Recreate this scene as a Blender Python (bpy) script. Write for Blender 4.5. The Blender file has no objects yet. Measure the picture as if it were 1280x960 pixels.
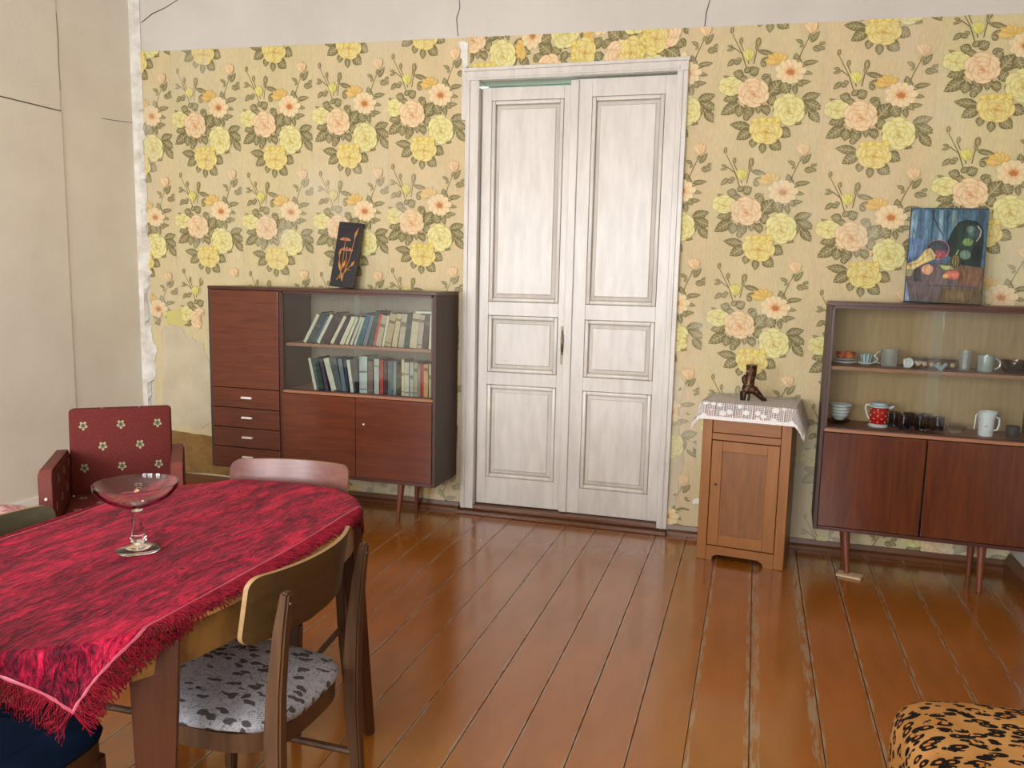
import bpy, bmesh, math, random
import numpy as np
from mathutils import Vector, Matrix
random.seed(7); rng = np.random.default_rng(7)
PI = math.pi; C = bpy.context.scene.collection; SC = bpy.context.scene
# ------------------------------------------------------------------ camera
F = 1015.0; YAW, PIT, ROL = (math.radians(a) for a in (16.5, 7.65, -1.27))
cy, sy, cp, sp, cr, sr = math.cos(YAW), math.sin(YAW), math.cos(PIT), math.sin(PIT), math.cos(ROL), math.sin(ROL)
fw = Vector((-sy*cp, cy*cp, -sp)); r0 = Vector((cy, sy, 0)); d0 = fw.cross(r0)
rt = cr*r0+sr*d0; dn = -sr*r0+cr*d0
cam = bpy.data.objects.new('camera', bpy.data.cameras.new('camera')); C.objects.link(cam)
cam.matrix_world = Matrix(((rt.x, -dn.x, -fw.x, 0), (rt.y, -dn.y, -fw.y, 0), (rt.z, -dn.z, -fw.z, 1.5), (0, 0, 0, 1)))
cam.data.sensor_width = 36; cam.data.lens = F/1280*36; cam.data.clip_start = .02
SC.camera = cam
# ------------------------------------------------------------------ world, light, exposure
W = bpy.data.worlds.new('world'); SC.world = W; W.use_nodes = True
bg = W.node_tree.nodes['Background']; bg.inputs[0].default_value = (.75, .87, 1, 1); bg.inputs[1].default_value = 1.0
SC.view_settings.view_transform = 'Standard'; SC.view_settings.look = 'None'; SC.view_settings.gamma = 1
SC.view_settings.exposure = 0.55; SC.view_settings.use_curve_mapping = False
def area(name, loc, rot, sx, sz, power, color):
    l = bpy.data.lights.new(name, 'AREA'); l.shape = 'RECTANGLE'; l.size = sx; l.size_y = sz; l.energy = power; l.color = color
    o = bpy.data.objects.new(name, l); C.objects.link(o); o.location = loc; o.rotation_euler = rot; return o
REAR = -2.2; WL = -4.12; WR = 1.37; WB = 4.75; HC = 3.4
WIN = [(-3.75, -2.65), (-1.95, -.85), (-.6, .28)]
PW = [122, 98, 58]
for (a, b), pw in zip(WIN, PW):
    area('window_daylight', ((a+b)/2, REAR-.12, 1.75), (PI/2, 0, 0), b-a-.06, 1.74, pw, (.93, .96, 1.0))
area('hall_light', (-1.1, 5.35, 2.75), (0, 0, 0), 1.0, .5, 14, (.85, 1, .97))
# ------------------------------------------------------------------ materials
def lin(c):
    c = c/255.0
    return c/12.92 if c <= .04045 else ((c+.055)/1.055)**2.4
def col(r, g, b): return (lin(r), lin(g), lin(b), 1)
class NT:
    def __init__(s, name, rough=.5, spec=.5, metal=0):
        s.mat = bpy.data.materials.new(name); s.mat.use_nodes = True; s.t = s.mat.node_tree
        s.p = s.t.nodes['Principled BSDF']; s.p.inputs['Roughness'].default_value = rough
        s.p.inputs['Specular IOR Level'].default_value = spec; s.p.inputs['Metallic'].default_value = metal
        s._tc = None
    def n(s, t): return s.t.nodes.new(t)
    def link(s, a, b): s.t.links.new(a, b)
    def tc(s, which='Object'):
        if not s._tc: s._tc = s.n('ShaderNodeTexCoord')
        return s._tc.outputs[which]
    def map(s, scale=(1, 1, 1), rot=(0, 0, 0), which='Object', loc=(0, 0, 0)):
        m = s.n('ShaderNodeMapping'); m.inputs['Scale'].default_value = scale; m.inputs['Rotation'].default_value = rot
        m.inputs['Location'].default_value = loc
        s.link(s.tc(which), m.inputs['Vector']); return m.outputs[0]
    def noise(s, vec, scale=5, detail=4, rough=.55, dist=0):
        n = s.n('ShaderNodeTexNoise'); n.inputs['Scale'].default_value = scale; n.inputs['Detail'].default_value = detail
        n.inputs['Roughness'].default_value = rough; n.inputs['Distortion'].default_value = dist
        s.link(vec, n.inputs['Vector']); return n.outputs['Fac']
    def m(s, op, a, b=None, c=None, clamp=False):
        n = s.n('ShaderNodeMath'); n.operation = op; n.use_clamp = clamp
        for i, v in enumerate((a, b, c)):
            if v is None: continue
            if isinstance(v, (int, float)): n.inputs[i].default_value = v
            else: s.link(v, n.inputs[i])
        return n.outputs[0]
    def step(s, v, lo, hi):
        n = s.n('ShaderNodeMapRange'); n.interpolation_type = 'SMOOTHSTEP'
        s.link(v, n.inputs[0]); n.inputs[1].default_value = lo; n.inputs[2].default_value = hi; return n.outputs[0]
    def ramp(s, v, stops):
        n = s.n('ShaderNodeValToRGB'); e = n.color_ramp.elements
        while len(e) < len(stops): e.new(.5)
        for k, (p, c) in enumerate(stops): e[k].position = p; e[k].color = c
        s.link(v, n.inputs[0]); return n.outputs[0]
    def mix(s, f, a, b, mode='MIX'):
        n = s.n('ShaderNodeMix'); n.data_type = 'RGBA'; n.blend_type = mode
        for v, i in ((f, 0), (a, 6), (b, 7)):
            if isinstance(v, (int, float)): n.inputs[i].default_value = v
            elif isinstance(v, tuple): n.inputs[i].default_value = v
            else: s.link(v, n.inputs[i])
        return n.outputs[2]
    def bump(s, h, strength=.2, dist=.002):
        n = s.n('ShaderNodeBump'); n.inputs['Strength'].default_value = strength; n.inputs['Distance'].default_value = dist
        s.link(h, n.inputs['Height']); s.link(n.outputs[0], s.p.inputs['Normal'])
    def base(s, c):
        if isinstance(c, tuple): s.p.inputs['Base Color'].default_value = c
        else: s.link(c, s.p.inputs['Base Color'])
        return s.mat
    def xyz(s, which='Object'):
        n = s.n('ShaderNodeSeparateXYZ'); s.link(s.tc(which), n.inputs[0]); return n.outputs
def wood(name, c1, c2, ax='Z', rough=.35, sc=1, fig=1.0, spec=.5, coat=0):
    m = NT(name, rough, spec); v = {'X': (1.2, 14, 14), 'Y': (14, 1.2, 14), 'Z': (14, 14, 1.2)}[ax]
    mp = m.map(tuple(a*sc for a in v))
    n1 = m.noise(mp, 2.2, 6, .6, 1.2*fig); n2 = m.noise(mp, 9, 3)
    f = m.m('ADD', m.m('MULTIPLY', n1, .75), m.m('MULTIPLY', n2, .25))
    c = m.ramp(f, [(.32, c1), (.68, c2)])
    m.bump(n2, .12, .001); m.p.inputs['Coat Weight'].default_value = coat; m.p.inputs['Coat Roughness'].default_value = .12
    return m.base(c)
def plain(name, c, rough=.5, spec=.5, metal=0, var=.08, sc=12, bmp=0):
    m = NT(name, rough, spec, metal); n = m.noise(m.map(), sc, 4)
    a = tuple(max(0, x*(1-var)) for x in c[:3])+(1,); b = tuple(min(1, x*(1+var)) for x in c[:3])+(1,)
    if bmp: m.bump(n, bmp, .002)
    return m.base(m.ramp(n, [(.3, a), (.7, b)]))
def plaster(name, c, c2, sc=2.2):
    m = NT(name, .75, .25); n = m.noise(m.map(), sc, 5, .6); n2 = m.noise(m.map(), 45, 3)
    m.bump(m.m('ADD', n2, m.m('MULTIPLY', n, 3)), .25, .003)
    return m.base(m.ramp(n, [(.3, c2), (.65, c)]))
M = {}
M['plaster'] = plaster('plaster', col(238, 232, 218), col(228, 220, 206))
M['plaster_band'] = plaster('plaster_band', col(208, 203, 194), col(196, 190, 181), 1.5)
M['ceiling'] = plaster('ceiling_paint', col(228, 224, 216), col(218, 212, 204))
M['crack'] = plain('crack_dark', col(70, 60, 52), .9)
def mk_white():
    m = NT('old_white_paint', .33, .5); v = m.map((6, 6, 1.2)); n = m.noise(v, 3, 5, .6); d = m.noise(m.map(), 26, 5, .7)
    c = m.ramp(n, [(.3, col(198, 193, 184)), (.62, col(214, 209, 201))])
    spots = m.step(d, .66, .72); c = m.mix(m.m('MULTIPLY', spots, .45), c, col(178, 165, 140))
    m.bump(m.noise(m.map((20, 20, 3)), 3, 4), .3, .002); return m.base(c)
M['white'] = mk_white()
M['groove'] = plain('grimy_paint_in_grooves', col(178, 166, 146), .6)
def mk_floor():
    m = NT('orange_brown_floor_paint', .2, .5); x, y, z = m.xyz()
    n = m.noise(m.map((3, .8, 1)), 1.6, 5, .6); fine = m.noise(m.map((40, 6, 1)), 4, 4)
    c = m.ramp(n, [(.3, col(138, 80, 22)), (.7, col(160, 96, 36))])
    e = m.m('ABSOLUTE', x); wn = m.noise(m.map((30, 3.2, 1)), 2.0, 5, .7)
    edge = m.m('MULTIPLY', m.step(m.m('ADD', e, m.m('MULTIPLY', m.m('SUBTRACT', wn, .5), .02)), .080, .086), m.step(wn, .43, .54))
    c = m.mix(m.m('MULTIPLY', edge, .8), c, col(150, 128, 100))
    ch = m.noise(m.map((1, 1, 1)), 60, 2, .5); sel = m.noise(m.map((1, 1, 1)), 5, 2)
    chips = m.m('MULTIPLY', m.step(ch, .77, .79), m.step(sel, .5, .56)); c = m.mix(chips, c, col(195, 160, 120))
    r = m.m('ADD', .1, m.m('MULTIPLY', m.noise(m.map(), 9, 4, .7), .16)); m.link(r, m.p.inputs['Roughness'])
    m.bump(m.m('ADD', m.m('MULTIPLY', m.noise(m.map((7, 1.5, 1)), 1.2, 3), 2.5), m.m('MULTIPLY', fine, .2)), .12, .003); m.p.inputs['Coat Weight'].default_value = .6; m.p.inputs['Coat Roughness'].default_value = .16
    return m.base(c)
M['floor'] = mk_floor()
M['subfloor'] = plain('dust_in_floor_gaps', col(112, 94, 76), .9, .1)
M['brown_trim'] = wood('brown_painted_trim', col(88, 52, 26), col(114, 70, 38), 'X', .35)
M['mahog'] = wood('mahogany_veneer', col(78, 32, 14), col(110, 52, 24), 'X', .28, .8, 1.2, .5, .3)
M['mahog_v'] = wood('mahogany_veneer_upright', col(70, 30, 12), col(100, 48, 20), 'Z', .26, .6, 1.5, .5, .3)
M['mahog_dk'] = wood('mahogany_edge', col(62, 32, 20), col(84, 44, 28), 'X', .35)
M['case_side'] = wood('dull_dark_side_panel', col(60, 42, 36), col(72, 52, 45), 'Z', .55)
M['shelf'] = wood('shelf_board', col(142, 92, 62), col(170, 116, 82), 'X', .5)
M['case_in'] = wood('cabinet_inside_ply', col(166, 132, 88), col(190, 154, 106), 'Z', .6)
M['case_in2'] = wood('cabinet_inside_grey', col(140, 124, 106), col(160, 142, 122), 'Z', .6)
M['leg_wood'] = wood('brown_leg_wood', col(96, 48, 28), col(124, 66, 40), 'Z', .4)
M['honey'] = wood('honey_oak', col(130, 79, 28), col(152, 96, 40), 'Z', .42, 1, .6)
M['honey_p'] = wood('honey_veneer_panel', col(112, 68, 26), col(140, 90, 42), 'Z', .45, .5, 2)
M['honey_x'] = wood('honey_oak_rails', col(128, 77, 28), col(152, 96, 40), 'X', .42)
M['walnut'] = wood('worn_walnut_chair', col(58, 36, 18), col(88, 58, 32), 'Z', .5, 1, 1, .35)
M['back_ply'] = wood('bent_ply_back', col(60, 42, 19), col(80, 58, 29), 'X', .5, .8, .5, .3)
M['back_pale'] = wood('ply_edge_pale', col(134, 104, 68), col(160, 128, 88), 'X', .5)
M['back_rose'] = wood('rosy_ply_back', col(104, 66, 60), col(126, 82, 72), 'X', .32)
M['back_olive'] = wood('olive_ply_back', col(66, 62, 44), col(84, 78, 58), 'X', .4)
M['table'] = wood('table_apron_veneer', col(106, 76, 36), col(136, 100, 52), 'X', .34, .5, .8)
M['table_top'] = wood('table_top_veneer', col(196, 150, 86), col(220, 176, 112), 'Y', .3, .5)
M['table_leg'] = wood('red_brown_table_leg', col(58, 27, 8), col(80, 40, 13), 'Z', .5, .6, 1, .3)
M['brass'] = plain('aged_brass', col(120, 110, 90), .35, .5, 1)
M['dark_metal'] = plain('dark_metal', col(48, 38, 32), .4, .5, .8)
M['ivory'] = plain('white_plastic_pull', col(240, 238, 232), .3)
M['pale_wood'] = plain('pale_scrap_wood', col(190, 165, 130), .8)
def mk_velvet():
    m = NT('crushed_red_velvet', .5, .15); v = m.map((9, 2.6, 4), (0, 0, math.radians(16)))
    n = m.noise(v, 1.7, 7, .7, 1.6); n2 = m.noise(m.map((30, 8, 9), (0, 0, math.radians(10))), 3, 4, .6, 1.2)
    f = m.m('ADD', m.m('MULTIPLY', n, .6), m.m('MULTIPLY', n2, .4))
    c = m.ramp(f, [(.42, col(48, 2, 22)), (.485, col(100, 6, 34)), (.535, col(146, 10, 46)), (.61, col(196, 30, 66))])  # light and dark sheen of the crushed pile painted in as colour noise
    m.p.inputs['Sheen Weight'].default_value = .25; m.p.inputs['Sheen Roughness'].default_value = .35
    m.p.inputs['Sheen Tint'].default_value = col(255, 90, 120)
    m.bump(f, 1.0, .02); return m.base(c)
M['velvet'] = mk_velvet()
M['ribbon'] = plain('rose_satin_ribbon', col(172, 74, 92), .4)
M['fringe'] = plain('red_fringe_thread', col(122, 10, 32), .7, .2, 0, .3, 40)
def mk_floral():
    m = NT('grey_floral_cotton', .8, .2)
    w = m.n('ShaderNodeMapping'); nz = m.n('ShaderNodeTexNoise'); nz.inputs['Scale'].default_value = 22; m.link(m.tc(), nz.inputs['Vector'])
    add = m.n('ShaderNodeVectorMath'); add.operation = 'MULTIPLY_ADD'; m.link(nz.outputs['Color'], add.inputs[0]); add.inputs[1].default_value = (.05, .05, .0); m.link(m.tc(), add.inputs[2])
    vo = m.n('ShaderNodeTexVoronoi'); vo.inputs['Scale'].default_value = 46; sm = m.n('ShaderNodeVectorMath'); sm.operation = 'MULTIPLY'; sm.inputs[1].default_value = (1, .5, 1); m.link(add.outputs[0], sm.inputs[0]); m.link(sm.outputs[0], vo.inputs['Vector'])
    sep = m.n('ShaderNodeSeparateColor'); m.link(vo.outputs['Color'], sep.inputs[0])
    leaf = m.m('MULTIPLY', m.m('LESS_THAN', vo.outputs['Distance'], .4), m.m('GREATER_THAN', sep.outputs[0], .28))
    st = m.noise(m.tc(), 22, 3, .6, 3.5); line = m.m('LESS_THAN', m.m('ABSOLUTE', m.m('SUBTRACT', st, .5)), .02)
    c = m.mix(leaf, col(152, 151, 155), col(70, 64, 62)); c = m.mix(m.m('MULTIPLY', line, .75), c, col(70, 66, 68))
    m.bump(m.noise(m.tc(), 30, 3), .3, .004); return m.base(c)
M['floral'] = mk_floral()
M['navy'] = plain('navy_seat_cloth', col(12, 28, 50), .85, .1)
def mk_leopard():
    m = NT('leopard_print_plush', .85, .15); nz = m.n('ShaderNodeTexNoise'); nz.inputs['Scale'].default_value = 14; m.link(m.tc(), nz.inputs['Vector'])
    add = m.n('ShaderNodeVectorMath'); add.operation = 'MULTIPLY_ADD'; m.link(nz.outputs['Color'], add.inputs[0]); add.inputs[1].default_value = (.03, .03, .03)
    mp = m.map((.85, 1.7, 1.2)); m.link(mp, add.inputs[2])
    vo = m.n('ShaderNodeTexVoronoi'); vo.inputs['Scale'].default_value = 30; m.link(add.outputs[0], vo.inputs['Vector'])
    d = vo.outputs['Distance']; br = m.noise(m.map(), 34, 3)
    ring = m.m('MULTIPLY', m.m('GREATER_THAN', d, .21), m.m('LESS_THAN', d, .52)); ring = m.m('MULTIPLY', ring, m.m('GREATER_THAN', br, .4))
    n2 = m.noise(m.map(), 5, 3); base = m.ramp(n2, [(.35, col(154, 104, 50)), (.65, col(184, 136, 78))])
    x, y, z = m.xyz(); pale = m.step(m.m('SUBTRACT', x, m.m('MULTIPLY', y, 1.4)), .3, .65); base = m.mix(m.m('MULTIPLY', pale, .6), base, col(212, 194, 156))
    c = m.mix(m.m('LESS_THAN', d, .22), base, col(178, 112, 50)); c = m.mix(ring, c, col(18, 12, 10))
    return m.base(c)
M['leopard'] = mk_leopard()
def mk_arm(name, ax):
    m = NT(name, .8, .2); x, y, z = m.xyz(); u = x if ax != 'Y' else y; w = z if ax != 'Z' else y
    s = .168; uu = m.m('DIVIDE', u, s); ww = m.m('DIVIDE', m.m('ADD', w, .02), s*.62)
    row = m.m('FLOOR', ww); off = m.m('MULTIPLY', m.m('MODULO', m.m('ABSOLUTE', row), 2), .5)
    fu = m.m('SUBTRACT', m.m('FRACT', m.m('ADD', uu, off)), .5); fv = m.m('SUBTRACT', m.m('FRACT', ww), .5)
    du = m.m('MULTIPLY', fu, s); dv = m.m('MULTIPLY', fv, s*.54)
    r = m.m('SQRT', m.m('ADD', m.m('POWER', du, 2), m.m('POWER', dv, 2))); an = m.m('ARCTAN2', dv, du)
    lobe = m.m('ADD', .009, m.m('MULTIPLY', m.m('ABSOLUTE', m.m('COSINE', m.m('MULTIPLY', m.m('ADD', an, .3), 2.5))), .011))
    shp = m.m('LESS_THAN', r, lobe); core = m.m('LESS_THAN', r, m.m('MULTIPLY', lobe, .55))
    n = m.noise(m.map(), 160, 2); base = m.ramp(n, [(.3, col(90, 34, 32)), (.7, col(112, 46, 41))])
    c = m.mix(shp, base, col(166, 160, 128)); c = m.mix(core, c, col(74, 84, 60)); m.bump(n, .3, .001)
    return m.base(c)
M['arm_cloth'] = mk_arm('red_armchair_cloth', 'X'); M['arm_cloth_seat'] = mk_arm('red_armchair_seat_cloth', 'Z'); M['arm_cloth_side'] = mk_arm('red_armchair_arm_cloth', 'Y')
M['arm_trim'] = plain('worn_red_welt', col(112, 52, 42), .7)
def mk_glass(name, tint=(1, 1, 1, 1), rough=.0):
    m = NT(name, rough); m.p.inputs['Transmission Weight'].default_value = 1; m.p.inputs['IOR'].default_value = 1.45; return m.base(tint)
M['glass'] = mk_glass('clear_glass'); M['glass_pink'] = mk_glass('faintly_pink_glass', (1, .95, .95, 1)); M['glass_dark'] = mk_glass('smoky_dark_glass', (.36, .37, .5, 1)); M['glass_amber'] = mk_glass('amber_brown_glass', (.45, .3, .14, 1))
def mk_pane(tint=(1, 1, 1, 1)):
    mat = bpy.data.materials.new('flat_pane_glass'); mat.use_nodes = True; t = mat.node_tree; t.nodes.clear()
    o = t.nodes.new('ShaderNodeOutputMaterial'); mx = t.nodes.new('ShaderNodeMixShader'); tr = t.nodes.new('ShaderNodeBsdfTransparent'); gl = t.nodes.new('ShaderNodeBsdfGlossy')
    fr = t.nodes.new('ShaderNodeFresnel'); fr.inputs[0].default_value = 1.5; nz = t.nodes.new('ShaderNodeTexNoise'); nz.inputs['Scale'].default_value = 3
    bp = t.nodes.new('ShaderNodeBump'); bp.inputs['Strength'].default_value = .05; bp.inputs['Distance'].default_value = .01
    gl.inputs['Roughness'].default_value = .02; tr.inputs[0].default_value = tint
    t.links.new(nz.outputs[0], bp.inputs['Height']); t.links.new(bp.outputs[0], gl.inputs['Normal'])
    t.links.new(fr.outputs[0], mx.inputs[0]); t.links.new(tr.outputs[0], mx.inputs[1]); t.links.new(gl.outputs[0], mx.inputs[2]); t.links.new(mx.outputs[0], o.inputs[0]); return mat
M['cut_glass'] = mk_glass('greyish_cut_glass', (.93, .96, .97, 1), .08); M['cut_glass'].node_tree.nodes['Principled BSDF'].inputs['Transmission Weight'].default_value = .88
M['pane'] = mk_pane((.93, .96, .95, 1))
def mk_print(name, rough=.8, spec=.2, canvas=1.0, stain=0):
    m = NT(name, rough, spec); a = m.n('ShaderNodeAttribute'); a.attribute_name = 'print'
    n = m.noise(m.map((1, 1, .25)), 9, 4); fine = m.noise(m.map((1, 1, .12)), 260, 2)
    f = m.m('ADD', .9, m.m('MULTIPLY', m.m('SUBTRACT', fine, .5), .35*canvas))
    f = m.m('ADD', f, m.m('MULTIPLY', m.m('SUBTRACT', n, .5), .22))
    g = m.n('ShaderNodeCombineColor'); [m.link(f, g.inputs[i]) for i in range(3)]
    c = m.mix(1.0, a.outputs['Color'], g.outputs[0], 'MULTIPLY')
    if stain:
        s = m.noise(m.map((1.2, 1, .8)), 1.7, 5, .65); x, y, z = m.xyz()
        low = m.m('SUBTRACT', 1, m.step(z, .3, 1.5)); k = m.m('MULTIPLY', m.step(m.m('ADD', s, m.m('MULTIPLY', low, .12)), .5, .7), .5)
        c = m.mix(k, c, col(205, 196, 174))
    m.bump(fine, .15, .001); return m.base(c)
M['paper'] = mk_print('printed_wallpaper', .75, .2, 1, 1); M['paint'] = mk_print('oil_paint', .4, .4, 0)
def _pt():
    t = M['paint'].node_tree; p = t.nodes['Principled BSDF']; src = p.inputs['Base Color'].links[0].from_socket; tc = t.nodes['Texture Coordinate']
    mp = t.nodes.new('ShaderNodeMapping'); mp.inputs['Scale'].default_value = (60, 20, 14); mp.inputs['Rotation'].default_value = (0, .25, 0); t.links.new(tc.outputs['Object'], mp.inputs[0])
    n = t.nodes.new('ShaderNodeTexNoise'); n.inputs['Scale'].default_value = 1.2; n.inputs['Detail'].default_value = 4; n.inputs['Distortion'].default_value = 1; t.links.new(mp.outputs[0], n.inputs['Vector'])
    hs = t.nodes.new('ShaderNodeHueSaturation'); mr = t.nodes.new('ShaderNodeMapRange'); mr.inputs[1].default_value = .3; mr.inputs[2].default_value = .7; mr.inputs[3].default_value = .55; mr.inputs[4].default_value = 1.5
    t.links.new(n.outputs['Fac'], mr.inputs[0]); t.links.new(mr.outputs[0], hs.inputs['Value']); hs.inputs['Saturation'].default_value = .85; t.links.new(src, hs.inputs['Color']); t.links.new(hs.outputs[0], p.inputs['Base Color'])
_pt()
# ------------------------------------------------------------------ builders
def obj(name, bm, mat, parent=None, smooth=False, kind=None):
    me = bpy.data.meshes.new(name); bm.to_mesh(me); bm.free()
    for x in (mat if isinstance(mat, (list, tuple)) else [mat]): me.materials.append(x)
    if smooth:
        me.shade_smooth()
        if smooth != 'all': me.set_sharp_from_angle(angle=math.radians(35))
    o = bpy.data.objects.new(name, me); C.objects.link(o)
    if parent: o.parent = parent
    if kind: o['kind'] = kind
    return o
def thing(name, label, cat, loc=(0, 0, 0), rotz=0, group=None, rot=None):
    o = bpy.data.objects.new(name, None); C.objects.link(o); o.location = loc; o.rotation_euler = rot or (0, 0, rotz)
    o['label'] = label; o['category'] = cat
    if group: o['group'] = group
    return o
def tag(o, label, cat, group=None):
    o['label'] = label; o['category'] = cat
    if group: o['group'] = group
    return o
def empty_struct(name, loc=(0, 0, 0), rotz=0):
    o = bpy.data.objects.new(name, None); C.objects.link(o); o.location = loc; o.rotation_euler = (0, 0, rotz); o['kind'] = 'structure'; return o
def box(bm, x0, x1, y0, y1, z0, z1, bev=0, mi=0, seg=2):
    r = bmesh.ops.create_cube(bm, size=1); vs = r['verts']
    for v in vs: v.co = ((x0+x1)/2+v.co.x*(x1-x0), (y0+y1)/2+v.co.y*(y1-y0), (z0+z1)/2+v.co.z*(z1-z0))
    fs = {f for v in vs for f in v.link_faces}
    for f in fs: f.material_index = mi
    if bev: bmesh.ops.bevel(bm, geom=list({e for v in vs for e in v.link_edges}), offset=bev, segments=seg, affect='EDGES', profile=.5)
    return vs
def B(*a, **k): bm = bmesh.new(); box(bm, *a, **k); return bm
def prism(bm, pts, h0, h1, axis='z', mi=0):
    def P(a, b, h): return {'z': (a, b, h), 'y': (a, h, b), 'x': (h, a, b)}[axis]
    lo = [bm.verts.new(P(a, b, h0)) for a, b in pts]; hi = [bm.verts.new(P(a, b, h1)) for a, b in pts]; n = len(pts)
    fs = [bm.faces.new(lo[::-1]), bm.faces.new(hi)]+[bm.faces.new((lo[i], lo[(i+1) % n], hi[(i+1) % n], hi[i])) for i in range(n)]
    for f in fs: f.material_index = mi
    bmesh.ops.recalc_face_normals(bm, faces=fs); return fs
def lathe(bm, prof, n=32, c=(0, 0, 0), closed=False, sx=1, sy=1):
    rings = []
    for (r, z) in prof:
        if r < 1e-5: rings.append([bm.verts.new((c[0], c[1], c[2]+z))])
        else: rings.append([bm.verts.new((c[0]+sx*r*math.cos(2*PI*i/n), c[1]+sy*r*math.sin(2*PI*i/n), c[2]+z)) for i in range(n)])
    pairs = list(zip(rings, rings[1:]))+([(rings[-1], rings[0])] if closed else []); fs = []
    for a, b in pairs:
        for i in range(n):
            j = (i+1) % n
            if len(a) == 1 and len(b) == 1: continue
            if len(a) == 1: fs.append(bm.faces.new((a[0], b[j], b[i])))
            elif len(b) == 1: fs.append(bm.faces.new((a[i], a[j], b[0])))
            else: fs.append(bm.faces.new((a[i], a[j], b[j], b[i])))
    bmesh.ops.recalc_face_normals(bm, faces=fs); return bm
def tube(bm, pts, rad, n=8, cap=True, flat=1.0):
    pts = [Vector(p) for p in pts]; rad = [rad]*len(pts) if isinstance(rad, (int, float)) else rad; rings = []; up = None
    for i, p in enumerate(pts):
        t = (pts[min(i+1, len(pts)-1)]-pts[max(i-1, 0)]).normalized()
        if up is None: up = Vector((0, 0, 1)) if abs(t.z) < .9 else Vector((1, 0, 0))
        a = t.cross(up).normalized(); b = a.cross(t).normalized(); up = b
        rings.append([bm.verts.new(p+rad[i]*(math.cos(2*PI*k/n)*a*flat+math.sin(2*PI*k/n)*b)) for k in range(n)])
    fs = [bm.faces.new((A[k], A[(k+1) % n], Bq[(k+1) % n], Bq[k])) for A, Bq in zip(rings, rings[1:]) for k in range(n)]
    if cap: fs += [bm.faces.new(rings[0][::-1]), bm.faces.new(rings[-1])]
    bmesh.ops.recalc_face_normals(bm, faces=fs); return bm
def sweep_rect(bm, pts, w, t, side=(1, 0, 0), bev=0):
    """board of section w (along side) x t swept along pts; w,t lists or floats"""
    pts = [Vector(p) for p in pts]; n = len(pts); w = [w]*n if isinstance(w, (int, float)) else w; t = [t]*n if isinstance(t, (int, float)) else t
    s = Vector(side).normalized(); rings = []
    for i, p in enumerate(pts):
        d = (pts[min(i+1, n-1)]-pts[max(i-1, 0)]).normalized(); q = d.cross(s).normalized()
        rings.append([bm.verts.new(p+s*(a*w[i]/2)+q*(b*t[i]/2)) for a, b in ((-1, -1), (1, -1), (1, 1), (-1, 1))])
    fs = [bm.faces.new((A[k], A[(k+1) % 4], Q[(k+1) % 4], Q[k])) for A, Q in zip(rings, rings[1:]) for k in range(4)]
    fs += [bm.faces.new(rings[0][::-1]), bm.faces.new(rings[-1])]; bmesh.ops.recalc_face_normals(bm, faces=fs)
    if bev: bmesh.ops.bevel(bm, geom=list({e for f in fs for e in f.edges if len(e.link_faces) == 2 and e.calc_face_angle(0) > .9}), offset=bev, segments=2, affect='EDGES')
    return bm
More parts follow.
